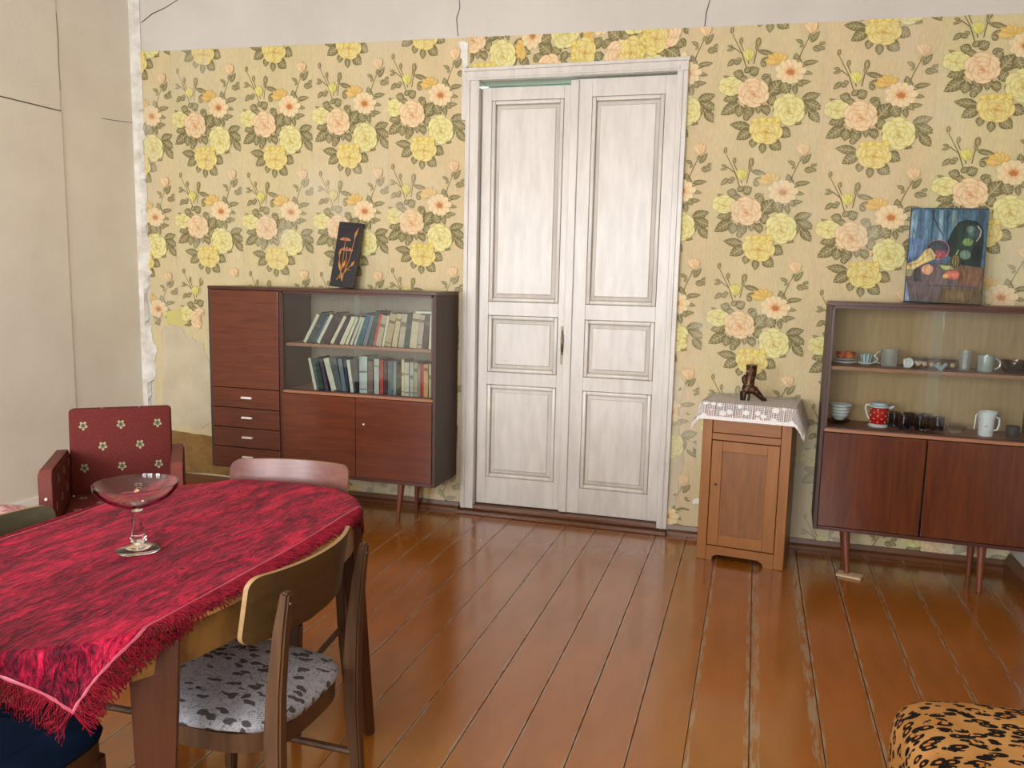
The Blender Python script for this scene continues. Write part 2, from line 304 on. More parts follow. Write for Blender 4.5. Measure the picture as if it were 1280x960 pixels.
# ------------------------------------------------------------------ flat print engine (triangles with colour)
class Print:
    def __init__(s): s.T = []; s.K = []; s.Z = []; s.z = 0
    def tri(s, a, b, c, ca, cb, cc): s.T.append((a, b, c)); s.K.append((ca, cb, cc)); s.Z.append(s.z)
    def fan(s, ctr, ring, cc, cr_, closed=True):
        n = len(ring); cr_ = cr_ if isinstance(cr_, list) else [cr_]*n
        for i in range(n if closed else n-1): j = (i+1) % n; s.tri(ctr, ring[i], ring[j], cc, cr_[i], cr_[j])
        s.z += 1
    def poly(s, pts, c, c2=None):
        cx = sum(p[0] for p in pts)/len(pts); cy_ = sum(p[1] for p in pts)/len(pts); s.fan((cx, cy_), pts, c2 or c, c)
    def ell(s, x, y, rx, ry, c, c2=None, rot=0, n=14, wob=0):
        R = []
        for i in range(n):
            a = 2*PI*i/n; k = 1+wob*math.sin(a*5+x*7); u, v = rx*k*math.cos(a), ry*k*math.sin(a)
            R.append((x+u*math.cos(rot)-v*math.sin(rot), y+u*math.sin(rot)+v*math.cos(rot)))
        s.fan((x, y), R, c2 or c, c)
    def line(s, pts, w, c, c2=None):
        n = len(pts)
        for i in range(n-1):
            (x0, y0), (x1, y1) = pts[i], pts[i+1]; L = math.hypot(x1-x0, y1-y0) or 1; nx, ny = -(y1-y0)/L, (x1-x0)/L
            wa = w*(1-.5*i/n)/2; wb = w*(1-.5*(i+1)/n)/2
            a, b, c_, d = (x0+nx*wa, y0+ny*wa), (x0-nx*wa, y0-ny*wa), (x1-nx*wb, y1-ny*wb), (x1+nx*wb, y1+ny*wb); k = c2 or c
            s.tri(a, b, c_, c, c, k); s.tri(a, c_, d, c, k, k)
        s.z += 1
    def leaf(s, b, t, w, dark, light):
        bx, by = b; tx, ty = t; L = math.hypot(tx-bx, ty-by); ux, uy = (tx-bx)/L, (ty-by)/L; R = []; R2 = []
        pr = [(0, 0), (.12, .55), (.3, .95), (.5, 1), (.7, .78), (.86, .4), (1, 0)]
        for f, k in pr: R.append((bx+ux*L*f-uy*w/2*k, by+uy*L*f+ux*w/2*k))
        for f, k in pr[-2:0:-1]: R.append((bx+ux*L*f+uy*w/2*k, by+uy*L*f-ux*w/2*k))
        mid = tuple(.55*a+.45*q for a, q in zip(dark, light))
        s.fan((bx+ux*L*.5, by+uy*L*.5), R, mid, dark)
        s.line([b, (bx+ux*L*.93, by+uy*L*.93)], w*.07+1.2, light)
        for f in (.28, .46, .64):
            for sg in (1, -1):
                p = (bx+ux*L*f, by+uy*L*f); q = (p[0]+ux*L*.17-sg*uy*w*.33, p[1]+uy*L*.17+sg*ux*w*.33); s.line([p, q], w*.05+1, light)
    def build(s, name, mat, parent, place, layer=.00002):
        me = bpy.data.meshes.new(name); n = len(s.T); P = np.array(s.T, float).reshape(-1, 2); Z = np.repeat(np.array(s.Z, float), 3)*layer
        V = place(P, Z); me.from_pydata(V.tolist(), [], [(3*i, 3*i+1, 3*i+2) for i in range(n)])
        K = np.ones((3*n, 4)); K[:, :3] = np.array(s.K, float).reshape(-1, 3); at = me.color_attributes.new('print', 'FLOAT_COLOR', 'POINT'); at.data.foreach_set('color', K.ravel())
        me.materials.append(mat); o = bpy.data.objects.new(name, me); C.objects.link(o); o.parent = parent; return o
def c3(r, g, b): return tuple(lin(v) for v in (r, g, b))
LD, LL = c3(124, 114, 76), c3(184, 174, 130)
def rose(P, x, y, rx, ry, lightc, mid, dark, deep, rnd, tilt=0):
    P.ell(x, y, rx*.97, ry*.97, dark, dark, 0, 18, .03)
    for (k, n, R, pr_) in ((0, 6, .64, .46), (1, 5, .45, .38), (2, 4, .26, .28), (3, 3, .11, .18)):
        a0 = rnd.random()*6
        for i in range(n):
            a = a0+2*PI*i/n; cx_ = x+rx*R*math.cos(a); cy_ = y+ry*R*math.sin(a)-ry*.07*k; cx_ += rx*.03*k; ring = []; cols = []
            for j in range(10):
                b = 2*PI*j/10; u = pr_*(1.05*math.cos(b)); v = pr_*1.25*math.sin(b)
                gx = cx_+rx*(u*math.cos(a)-v*math.sin(a)); gy = cy_+ry*(u*math.sin(a)+v*math.cos(a)); ring.append((gx, gy))
                t = .5+.5*math.cos(b); cc = tuple(l*t+d*(1-t) for l, d in zip(lightc, dark if k < 2 else deep)); cols.append(cc)
            P.fan((cx_, cy_), [(cx_+(p-cx_)*1.09, cy_+(q-cy_)*1.09) for p, q in ring], dark, [dark]*10)
            P.fan((cx_, cy_), ring, mid, cols)
    P.ell(x-rx*.03, y-ry*.12, rx*.13, ry*.1, deep, dark)
def motif():
    P = Print(); rnd = random.Random(3)
    lf = lambda bx, by, tx, ty, w: P.leaf((bx, by), (tx, ty), w, LD, LL)
    X = lambda zx, zy: (zx-415, 805-zy)
    for q in [((600, 430), (640, 340), (672, 280), (700, 240)), ((330, 400), (325, 370)), ((360, 400), (378, 330), (388, 300)), ((320, 440), (290, 330), (262, 270), (240, 220)), ((560, 560), (480, 590), (440, 640)), ((600, 440), (700, 410)), ((245, 300), (300, 345)), ((285, 275), (305, 330))]:
        P.line([X(*a) for a in q], 7, LD)
    for (b, t, w) in [((275, 585), (168, 612), 56), ((268, 628), (150, 700), 58), ((272, 640), (258, 716), 56), ((322, 640), (318, 728), 58), ((385, 620), (375, 700), 44), ((420, 640), (428, 712), 44),
                      ((330, 775), (203, 757), 48), ((338, 790), (240, 850), 56), ((345, 845), (332, 902), 40), ((400, 870), (392, 938), 40), ((440, 858), (505, 916), 62), ((495, 790), (565, 836), 62), ((560, 735), (632, 762), 36),
                      ((300, 740), (310, 690), 34), ((630, 620), (742, 588), 48), ((645, 632), (752, 676), 52), ((668, 680), (735, 758), 50), ((636, 625), (650, 712), 46), ((440, 590), (520, 500), 72), ((520, 500), (560, 590), 64), ((440, 650), (480, 590), 56), ((395, 660), (450, 690), 44),
                      ((300, 470), (235, 450), 50), ((300, 450), (345, 420), 30), ((330, 460), (392, 428), 52), ((400, 490), (460, 470), 34), ((270, 480), (330, 500), 40), ((430, 420), (400, 385), 30), ((398, 385), (490, 372), 30), ((385, 325), (485, 350), 28), ((480, 352), (395, 330), 20),
                      ((280, 395), (228, 378), 26), ((250, 370), (200, 412), 26), ((285, 385), (262, 362), 24), ((243, 296), (205, 290), 16), ((232, 312), (200, 318), 14), ((245, 300), (225, 320), 14),
                      ((640, 410), (735, 398), 26), ((615, 410), (605, 345), 36), ((640, 405), (600, 380), 26), ((650, 290), (605, 268), 20), ((650, 295), (628, 318), 14), ((690, 290), (745, 225), 26), ((705, 312), (780, 330), 24), ((700, 320), (745, 340), 22), ((735, 300), (790, 290), 16), ((640, 460), (700, 470), 20), ((610, 520), (690, 515), 24), ((500, 650), (470, 720), 40), ((300, 620), (340, 690), 34), ((455, 480), (420, 520), 40), ((600, 500), (640, 545), 36), ((250, 560), (225, 600), 30), ((590, 530), (600, 590), 28), ((560, 420), (600, 470), 40), ((240, 500), (175, 465), 22), ((385, 330), (375, 290), 16)]:
        b, t = X(*b), X(*t); lf(b[0], b[1], t[0], t[1], w*1.2)
    for (x, y) in ((390, 275), (238, 200), (290, 263)):
        a, b = X(x, y); k = .8 if x == 390 else .55; P.ell(a, b, 20*k, 36*k, LD, c3(190, 170, 120), -.2); P.line([(a, b-34*k), (a+2, b+36*k)], 4, LL)
    def ros(zx, zy, rx, ry, pal): a, b = X(zx, zy); rose(P, a, b, rx, ry, *pal, rnd)
    YE = (c3(234, 222, 150), c3(226, 206, 124), c3(208, 178, 98), c3(202, 152, 80)); GY = (c3(234, 229, 168), c3(224, 215, 142), c3(204, 190, 112), c3(198, 170, 88)); PK = (c3(240, 218, 178), c3(232, 200, 152), c3(216, 172, 122), c3(212, 148, 100)); OR = (c3(240, 208, 120), c3(228, 184, 88), c3(208, 156, 66), c3(196, 130, 54))
    for k in range(5):  # orange flower seen from behind
        a = math.radians(40+32*k); bx, by = X(500, 400); P.leaf((bx, by), (bx+78*math.cos(a), by+70*math.sin(a)), 44, c3(216, 176, 96), c3(238, 208, 132))
    ros(218, 530, 66, 50, GY); ros(350, 572, 86, 78, PK); ros(556, 678, 84, 84, GY)
    ox, oy = X(572, 455)   # open peach flower
    for R, w, n in ((92, 46, 11), (66, 38, 8)):
        for k in range(n):
            a = 2*PI*k/n+R; L = R*(1-.22*abs(math.sin(a))); ring = []; cols = []
            for j in range(9):
                b = 2*PI*j/9; u = L*.62+L*.4*math.cos(b); v = w*.5*math.sin(b); ring.append((ox+u*math.cos(a)-v*math.sin(a), oy+u*math.sin(a)+v*math.cos(a)))
                t = .5+.5*math.cos(b); cols.append(tuple(p*t+q*(1-t) for p, q in zip(c3(240, 224, 180), c3(220, 160, 110))))
            P.fan((ox+L*.55*math.cos(a), oy+L*.55*math.sin(a)), ring, c3(236, 208, 158), cols)
    P.ell(ox, oy-4, 24, 18, c3(204, 140, 84), c3(190, 118, 60), 0, 12, .2)
    ros(418, 800, 88, 74, YE)
    for k in range(4): P.leaf(X(360+k*38, 755), X(352+k*50, 722-6*(k % 2)), 48, c3(214, 186, 84), c3(240, 226, 150))
    bx, by = X(330, 350)
    for k in range(4): a = math.radians(50+26*k); P.leaf((bx, by-32), (bx+50*math.cos(a), by-32+76*math.sin(a)), 30, c3(206, 196, 96), c3(238, 232, 160))
    bx, by = X(697, 225)
    for k in range(4): a = math.radians(56+24*k); P.leaf((bx, by-10), (bx+62*math.cos(a), by-10+78*math.sin(a)), 36, c3(224, 186, 136), c3(242, 222, 184))
    P.leaf((bx, by-14), (bx-22, by-44), 16, LD, LL); P.leaf((bx, by-14), (bx+6, by-48), 16, LD, LL)
    T = np.array(P.T, float); T[..., 0] -= .09*T[..., 1]; T *= .00088
    return T, np.array(P.K, float), np.array(P.Z, float)
MT, MK, MZ = motif()
PAPER = c3(214, 198, 155)
def clip_tris(T, K, Z, x0, x1, z0, z1):
    """clip triangles to a rectangle, colours interpolated"""
    mn = T.min(1); mx = T.max(1); out = (mx[:, 0] <= x0) | (mn[:, 0] >= x1) | (mx[:, 1] <= z0) | (mn[:, 1] >= z1)
    T, K, Z, mn, mx = T[~out], K[~out], Z[~out], mn[~out], mx[~out]
    ins = (mn[:, 0] >= x0) & (mx[:, 0] <= x1) & (mn[:, 1] >= z0) & (mx[:, 1] <= z1); rt_, rk, rz = list(T[ins]), list(K[ins]), list(Z[ins])
    for t, k, z in zip(T[~ins], K[~ins], Z[~ins]):
        pl = [np.concatenate([a, b]) for a, b in zip(t, k)]
        for ax, lim, sg in ((0, x0, 1), (0, x1, -1), (1, z0, 1), (1, z1, -1)):
            o = []
            for i in range(len(pl)):
                a, b = pl[i-1], pl[i]; da, db = sg*(a[ax]-lim), sg*(b[ax]-lim)
                if (da >= 0) != (db >= 0): o.append(a+(b-a)*(da/(da-db)))
                if db >= 0: o.append(b)
            pl = o
            if len(pl) < 3: break
        for i in range(1, len(pl)-1):
            q = (pl[0], pl[i], pl[i+1]); rt_.append(np.array([v[:2] for v in q])); rk.append(np.array([v[2:] for v in q])); rz.append(z)
    return rt_, rk, rz
def zshear(P):
    z = P[:, 1]; return z-.0185*P[:, 0]*np.clip((z-1.9)/.95, 0, 1.2)
def strip(x0, x1, z0, z1, cx, cz, parent, peel=None, rot=False, extra=None):
    P = Print(); pc = tuple(v*random.uniform(.97, 1.03) for v in PAPER); nz = max(1, int((z1-z0)/.1)); w = .0006
    for i in range(nz):
        a, b = z0+(z1-z0)*i/nz, z0+(z1-z0)*(i+1)/nz
        P.tri((x0+w, a), (x1-w, a), (x1-w, b), pc, pc, pc); P.tri((x0+w, a), (x1-w, b), (x0+w, b), pc, pc, pc)
    P.Z = [0]*len(P.T)
    places = extra if extra else [(cx, cz+.628*k, 0) for k in range(-4, 3)]
    for (mx_, mz, r) in places:
        T = MT.copy()
        if r: c, s_ = math.cos(r), math.sin(r); T = np.stack([T[..., 0]*c-T[..., 1]*s_, T[..., 0]*s_+T[..., 1]*c], -1)
        T = T+np.array([mx_, mz]); t, k, z = clip_tris(T, MK, MZ, x0+w, x1-w, z0, z1)
        for a, b, q in zip(t, k, z):
            m_ = a.mean(0)
            if peel and peel(m_[0], m_[1]): continue
            P.T.append([tuple(v) for v in a]); P.K.append([tuple(v) for v in b]); P.Z.append(q+2)
    return P.build('wallpaper_strip', M['paper'], parent, lambda Q, Z: np.stack([Q[:, 0], WB-.0015-Z, zshear(Q)], 1), .000012)
# ------------------------------------------------------------------ the room
fl = empty_struct('floor')
bm = B(WL-.1, WR+.1, REAR-.1, 5.7, -.06, -.022); obj('subfloor', bm, M['subfloor'], fl)
joints = [-1.194-.178*k for k in range(17, 0, -1)]+[-1.194, -1.02, -.838, -.66, -.482, -.305, -.134, .064, .296, .48, .665, .851, 1.03, 1.21, 1.39]
pl_cache = {}
for i in range(len(joints)-1):
    a, b = joints[i], joints[i+1]
    if b < WL: continue
    w = b-a; key = (round(w, 3), i % 4)
    segs = [(REAR, WB)] if i % 3 else [(REAR, .6+.4*(i % 5)), (.6+.4*(i % 5), WB)]
    for (y0, y1) in [(REAR, WB)]:
        g = random.uniform(.0006, .0018)
        bm = B(-w/2+g, w/2-g, y0, y1, -.022, 0, .0014, seg=1); o = obj('plank', bm, M['floor'], fl); o.location = ((a+b)/2, 0, random.uniform(-.0012, 0))
        for v in o.data.vertices: v.co.y = v.co.y
wb = empty_struct('wall_back')
DX0, DX1, DZ = -1.656, -.474, 2.635
bm = bmesh.new(); box(bm, WL-.1, DX0, WB, WB+.14, -.05, HC); box(bm, DX1, WR+.1, WB, WB+.14, -.05, HC); box(bm, DX0, DX1, WB, WB+.14, DZ, HC); box(bm, DX0, DX1, WB, WB+.14, -.05, 0)
obj('plaster', bm, M['plaster_band'], wb)
def peel_left(x, z):
    e = .03*math.sin(z*37)+.02*math.sin(z*91+x*40)
    if x < -3.83: return z < 1.14+.05*math.sin(x*60)
    if x < -3.30: return z < 1.47+e and not (x < -3.64+e*.5 and x > -3.8 and z > 1.1) and not (x > -3.42 and .35 < z < .75)
    return False
ZT = 2.856
specs = [(-4.06, -3.83, -4.10, 2.16), (-3.83, -3.30, -3.57, 2.20), (-3.30, -2.77, -3.04, 2.195), (-2.77, -2.24, -2.51, 2.20), (-2.24, -1.71, -2.005, 2.235)]
for (a, b, cx, cz) in specs: strip(a, b, .03, ZT, cx, cz, wb, peel_left)
def peel_r(x, z): return z < 1.3 and (math.sin(z*43+x*30)+math.sin(z*17-x*55)) > .9
strip(-.44, -.28, .05, ZT, -.548, 2.31, wb, peel_r); strip(-.28, .27, .02, ZT, -.005, 2.30, wb, lambda x, z: z < .38 and x < .1); strip(.27, .82, .02, ZT, .545, 2.165, wb); strip(.82, WR, .02, ZT, 1.095, 2.39, wb)
strip(-1.71, -.44, DZ+.03, ZT, 0, 0, wb, None, False, [(-1.62, 2.64, .0), (-1.02, 2.74, PI/2), (-.62, 2.80, PI/2), (-.75, 2.74, -PI/2+.1)])
def patch(name, pts, c, y=WB-.004, jitter=.02, n=6):
    R = []
    for i in range(len(pts)):
        (a, b), (c_, d) = pts[i], pts[(i+1) % len(pts)]
        for k in range(n): t = k/n; R.append((a+(c_-a)*t+random.uniform(-jitter, jitter), b+(d-b)*t+random.uniform(-jitter, jitter)))
    bm = bmesh.new(); prism(bm, R, y, WB-.0005, 'y'); o = obj(name, bm, c, wb); o['label'] = name.replace('_', ' '); return o
M['bare'] = plaster('bare_grey_plaster', col(206, 194, 168), col(190, 178, 150), 5); M['brownpl'] = plaster('brown_old_plaster', col(150, 116, 68), col(112, 84, 46), 9)
M['green_stain'] = plaster('yellow_green_distemper', col(206, 200, 110), col(196, 184, 130), 9); M['chalk'] = plaster('flaking_white_plaster', col(236, 234, 228), col(200, 194, 180), 12)
patch('bare_plaster_patch', [(-3.98, 1.05), (-3.86, 1.12), (-3.76, 1.02), (-3.62, 1.0), (-3.55, .75), (-3.6, .4), (-3.98, .38)], M['bare'], WB-.0055)
patch('yellow_green_patch', [(-3.6, 1.08), (-3.42, 1.1), (-3.40, .92), (-3.52, .90)], M['green_stain'], WB-.0065, .015)
patch('yellow_green_patch', [(-3.95, 1.2), (-3.72, 1.22), (-3.75, 1.11), (-3.92, 1.1)], M['green_stain'], WB-.0065, .012)
patch('brown_plaster_patch', [(-3.98, .36), (-3.6, .33), (-3.27, .36), (-3.0, .3), (-3.0, .06), (-3.98, .06)], M['brownpl'], WB-.007, .008)
patch('flaked_plaster_patch', [(-.43, 1.0), (-.36, .9), (-.4, .7), (-.35, .5), (-.38, .2), (-.43, .1)], M['bare'], WB-.0055, .012)
patch('flaked_plaster_patch', [(-1.76, 1.35), (-1.728, 1.35), (-1.726, .12), (-1.75, .12)], M['bare'], WB-.0055, .004)
patch('torn_paper_edge', [(-1.78, 2.87), (-1.725, 2.86), (-1.728, 2.55), (-1.745, 2.5), (-1.755, 2.7)], M['chalk'], WB-.006, .006)
for k in range(9):
    cx = -.25+k*.03+random.uniform(-.02, .02) if k < 5 else random.uniform(-3.9, -3.5); cz = random.uniform(.06, .2)
    patch('flaked_plaster_patch', [(cx-.02, cz), (cx+.02, cz+.01), (cx+.015, cz+.04), (cx-.015, cz+.03)], M['chalk'], WB-.0055, .006, 3)
# cracks in the plaster band: thin recessed-looking dark slivers
def crack(pts, place, parent, w=.004):
    bm = bmesh.new(); tube(bm, [place(*p) for p in pts], [w*.5*(1-.6*abs(i/(len(pts)-1)-.3)) for i in range(len(pts))], 5); o = obj('crack', bm, M['crack'], parent); return o
bp = lambda x, z: (x, WB-.0005, z)
crack([(-.356, 2.86), (-.35, 2.94), (-.33, 3.02), (-.33, 3.1), (-.3, 3.3)], bp, wb, .006)
crack([(-1.79, 2.90), (-1.80, 3.0), (-1.78, 3.06), (-1.79, 3.16), (-1.76, 3.3)], bp, wb, .006)
crack([(-4.05, 3.12), (-3.96, 3.17), (-3.86, 3.2), (-3.72, 3.26)], bp, wb, .007)
# corner bead
bm = bmesh.new(); prof = []; zz = np.linspace(.0, HC, 120)
L = [bm.verts.new((WL, WB-.012, z)) for z in zz]; Mi = [bm.verts.new((WL+.03, WB-.03, z)) for z in zz]
Rr = [bm.verts.new((WL+.06+(random.uniform(-.014, .016) if z < 2.6 else 0)+(.03*math.sin(z*9) if z < 1.7 else 0), WB-.004, z)) for z in zz]; L0 = [bm.verts.new((WL, WB-.04, z)) for z in zz]
for i in range(119):
    for A, Q in ((L0, Mi), (Mi, Rr)): bm.faces.new((A[i], Q[i], Q[i+1], A[i+1]))
bmesh.ops.recalc_face_normals(bm, faces=bm.faces); obj('trim_1', bm, M['chalk'], None, kind='structure')
# left wall: two plaster slabs with a step and an open crack
wl = empty_struct('wall_left')
bm = bmesh.new(); box(bm, WL-.15, WL, REAR, WB, -.05, HC); obj('plaster', bm, M['plaster'], wl)
bm = bmesh.new(); box(bm, WL, WL+.007, REAR, 4.11, 0, 2.424, .002, seg=1); box(bm, WL, WL+.007, REAR, 4.105, 2.430, HC-.01, .002, seg=1); obj('plaster_board', bm, M['plaster'], wl)
lp = lambda y, z: (WL+.0005, y, z)
crack([(4.44, 2.445), (4.55, 2.452), (4.66, 2.462), (4.73, 2.468)], lp, wl, .004); crack([(2.6, 2.427), (4.11, 2.427)], lambda y, z: (WL+.005, y, z), wl, .007)
crack([(4.112, 3.0), (4.12, 2.85), (4.112, 2.7), (4.118, 2.55)], lp, wl, .003)
bm = B(WR, WR+.15, REAR, WB, -.05, HC); wr = obj('wall_right', bm, M['plaster_band'], None, kind='structure')
bm = B(WL-.15, WR+.15, REAR-.1, WB+.14, HC, HC+.1); obj('ceiling', bm, M['ceiling'], None, kind='structure')
bm = bmesh.new(); xs = [WL-.15]+[v for w in WIN for v in w]+[WR+.15]
for i in range(0, len(xs), 2): box(bm, xs[i], xs[i+1], REAR-.15, REAR, -.05, HC)
for a, b in WIN: box(bm, a, b, REAR-.15, REAR, -.05, .85); box(bm, a, b, REAR-.15, REAR, 2.65, HC)
obj('wall_rear', bm, M['plaster'], None, kind='structure')
def window(n, a, b, mk):
    w = empty_struct('window_%d' % n); bm = bmesh.new()
    for x0, x1, z0, z1 in ((a, a+.06, .85, 2.65), (b-.06, b, .85, 2.65), (a, b, .85, .91), (a, b, 2.59, 2.65), ((a+b)/2-.03, (a+b)/2+.03, .9, 2.6), (a, b, 2.08, 2.13)): mk(bm, x0, x1, z0, z1)
    obj('window_frame', bm, M['white'], w); return w
for i, (a, b) in enumerate(WIN): window(i+1, a, b, lambda bm, x0, x1, z0, z1: box(bm, x0, x1, REAR-.08, REAR-.03, z0, z1))
# hall behind the doors
bm = bmesh.new(); box(bm, -2.6, .4, 5.65, 5.7, 0, 2.9); box(bm, -2.65, -2.6, WB+.14, 5.7, 0, 2.9); box(bm, .4, .45, WB+.14, 5.7, 0, 2.9); box(bm, -2.65, .45, WB+.14, 5.7, 2.9, 2.95)
obj('wall_hall', bm, plaster('hall_teal', col(190, 215, 205), col(170, 200, 190)), None, kind='structure')
bm = B(-2.6, .4, WB+.14, 5.65, -.02, 0); obj('floor_hall', bm, M['subfloor'], None, kind='structure')
# baseboards
def bb(name, x0, x1, h=.055, d=.035):
    bm = bmesh.new(); prism(bm, [(WB-d, 0), (WB-d, h*.35), (WB-d*.55, h*.55), (WB-d*.4, h), (WB-.0005, h), (WB-.0005, 0)], x0, x1, 'x'); obj(name, bm, M['brown_trim'], None, kind='structure')
bb('baseboard_back', WL+.01, -1.74); bb('baseboard_back', -.42, WR-.005)
bm = bmesh.new(); prism(bm, [(WR-.03, 0), (WR-.03, .06), (WR-.015, .1), (WR-.0005, .1), (WR-.0005, 0)], REAR, WB-.04, 'y'); obj('baseboard_right', bm, M['brown_trim'], None, kind='structure')
bm = bmesh.new(); prism(bm, [(WL+.03, 0), (WL+.03, .06), (WL+.02, .1), (WL+.0005, .1), (WL+.0005, 0)], REAR, WB-.04, 'y'); obj('baseboard_left', bm, M['plaster'], None, kind='structure')
bm = B(-1.735, -.425, WB-.075, WB+.1, 0, .022, .004); box(bm, -1.73, -.43, WB-.03, WB+.1, .022, .052, .006); obj('trim_2', bm, M['brown_trim'], None, kind='structure')
# door casing
bm = bmesh.new(); y0 = WB-.035
for a, b, c, d in ((-1.725, -1.64, .03, 2.635), (-.487, -.427, .03, 2.635)):
    box(bm, a, b, y0, WB-.0005, c, d, .004); box(bm, a+(.012 if a < -1 else .02), a+(.03 if a < -1 else .034), y0-.008, y0, c, d, .003)
box(bm, -1.725, -.427, y0, WB-.0005, 2.635, 2.70, .004); box(bm, -1.735, -.42, y0-.012, y0+.01, 2.685, 2.705, .004); box(bm, -1.67, -.47, y0-.006, y0, 2.645, 2.66, .003)
box(bm, -1.655, -1.64, WB, WB+.14, .05, 2.635); box(bm, -.487, -.475, WB, WB+.14, .05, 2.635); obj('trim_3', bm, M['white'], None, kind='structure')
bm = B(-1.752, -1.722, WB-.03, WB-.006, 2.41, 2.72, .003); obj('trim_4', bm, M['white'], None, kind='structure')
# double door
door = empty_struct('door_1', (0, WB+.015, 0))
def leaf(x0, x1, z0, z1, px, pz, hinge, ang):
    """leaf in local coordinates around its hinge; front face at y=0"""
    bm = bmesh.new(); h = hinge; t = .045; a, b = px
    box(bm, x0-h, a-h, 0, t, z0, z1, .002, seg=1); box(bm, b-h, x1-h, 0, t, z0, z1, .002, seg=1); zs = [z0]+[v for p in pz for v in p]+[z1]
    for i in range(0, len(zs), 2): box(bm, a-h, b-h, .0006, t, zs[i], zs[i+1], .002, seg=1)
    lf = obj('door_leaf', bm, M['white'], door); lf.location = (h, 0, 0); lf.rotation_euler = (0, 0, ang)
    for (p, q) in pz:
        A, Bq = a-h, b-h; g = bmesh.new(); box(g, A, Bq, .022, .03, p, q); obj('panel_groove', g, M['groove'], lf)
        g = bmesh.new(); m_ = .024
        for (u0, u1, w0, w1) in ((A+.002, A+m_, p+.002, q-.002), (Bq-m_, Bq-.002, p+.002, q-.002), (A+m_, Bq-m_, p+.002, p+m_), (A+m_, Bq-m_, q-m_, q-.002)): box(g, u0, u1, -.003, .026, w0, w1, .0055)
        obj('molding', g, M['white'], lf, True)
        g = bmesh.new(); s_ = .052; vs = [g.verts.new((u, y, w)) for (e, y) in ((m_+.005, .02), (s_-.006, .013), (s_, .006)) for (u, w) in ((A+e, p+e), (Bq-e, p+e), (Bq-e, q-e), (A+e, q-e))]
        for k in range(2):
            for i in range(4): j = (i+1) % 4; g.faces.new((vs[4*k+i], vs[4*k+j], vs[4*k+4+j], vs[4*k+4+i]))
        g.faces.new(vs[8:12]); bmesh.ops.recalc_face_normals(g, faces=g.faces)
        if sum(f.normal.y for f in g.faces) > 0: bmesh.ops.reverse_faces(g, faces=g.faces)
        obj('panel', g, M['white'], lf)
    return lf
L1 = leaf(-1.636, -1.062, .059, 2.60, (-1.575, -1.135), [(.232, .822), (.90, 1.252), (1.335, 2.56-.0)][:2]+[(1.335, 2.525)], -1.636, math.radians(1.6))
L2 = leaf(-1.078, -.49, .056, 2.625, (-.968, -.553), [(.215, .818), (.90, 1.245), (1.335, 2.525)], -.49, 0)
g = bmesh.new(); box(g, -1.093+.49, -1.045+.49, -.014, 0, .058, 2.62, .004); obj('astragal', g, M['white'], L2)
g = bmesh.new(); hx = 1.636-1.098; box(g, hx-.017, hx+.017, -.004, 0, .97, 1.2, .002); obj('backplate', g, M['groove'], L1)
g = bmesh.new(); tube(g, [(hx, -.004, 1.155), (hx, -.03, 1.15), (hx, -.04, 1.12), (hx, -.04, 1.08), (hx, -.03, 1.05), (hx, -.004, 1.045)], [.006, .007, .008, .008, .007, .006], 10); o = obj('handle', g, M['brass'], L1, True)
for zc in (1.165, 1.035): g = bmesh.new(); bmesh.ops.create_uvsphere(g, u_segments=12, v_segments=8, radius=.011); bmesh.ops.translate(g, verts=g.verts, vec=(hx, -.008, zc)); obj('knob_boss', g, M['brass'], L1, True)
# ------------------------------------------------------------------ cabinets
def splay_leg(x, y, h, ox, oy, r1=.022, r0=.012):
    bm = bmesh.new(); tube(bm, [(x+ox, y+oy, .0), (x+ox*.97, y+oy*.97, .012), (x, y, h)], [r0, r0, r1], 12); return bm
def shell(root, x0, x1, D, z0, z1, t=.02, inside='case_in', left='case_side', right='case_side', xs=None, zs=.76):
    """carcass, origin front-left of front plane y=0, depth D (+y)"""
    obj('side_panel', B(x0, x0+t, .0, D, z0, z1-t, .0015), M[left], root); obj('side_panel', B(x1-t, x1, .0, D, z0, z1-t, .0015), M[right], root)
    obj('top_panel', B(x0-.001, x1+.001, -.002, D, z1-t, z1, .002), M['mahog_dk'], root)
    obj('bottom_panel', B(x0+t, x1-t, .0, D, z0, z0+t, .0015), M['mahog_dk'], root)
    a = xs if xs else x0+t
    obj('back_panel', B(x0+t, x1-t, D-.008, D-.001, z0+t, z1-t), M[inside], root)
    obj('deck_board', B(a+.001, x1-t-.001, .006, D-.009, zs-.018, zs, .001), M['shelf'], root)
# left cabinet
LC = thing('cabinet', 'wide mahogany cabinet with glazed bookshelves and four drawers left of the white double door', 'cabinet', (-3.305, 4.375, 0))
Wd = 1.545; DP = .36
shell(LC, 0, Wd, DP, .235, 1.392, .02, 'case_in2', xs=.525, zs=.765)
obj('divider', B(.505, .525, .004, DP-.009, .256, 1.371), M['mahog_dk'], LC)
obj('shelf', B(.527, Wd-.021, .03, DP-.01, 1.037, 1.055, .001), M['shelf'], LC)
d = obj('door', B(.022, .503, -.004, .014, .757, 1.369, .002), M['mahog'], LC); g = bmesh.new(); tube(g, [(.48, -.002, 1.08), (.48, -.007, 1.08)], .005, 10); obj('keyhole', g, M['dark_metal'], d)
for k in range(4):
    z1 = .753-k*.1275; dr = obj('drawer', B(.022, .503, -.004, .014, z1-.123, z1, .002), M['mahog'], LC)
    obj('pull', B(.235, .31, -.02, -.004, z1-.063, z1-.05, .003), M['ivory'], dr)
for a, b in ((.527, 1.024), (1.028, 1.523)):
    d = obj('door', B(a, b, -.004, .014, .257, .744, .002), M['mahog'], LC)
    if a > 1: g = bmesh.new(); tube(g, [(1.083, -.003, .587), (1.083, -.008, .587)], .006, 10); obj('lock', g, M['ivory'], d); g = bmesh.new(); tube(g, [(1.075, -.003, .56), (1.075, -.008, .555)], .005, 8); obj('lock', g, M['brass'], d)
g = bmesh.new()
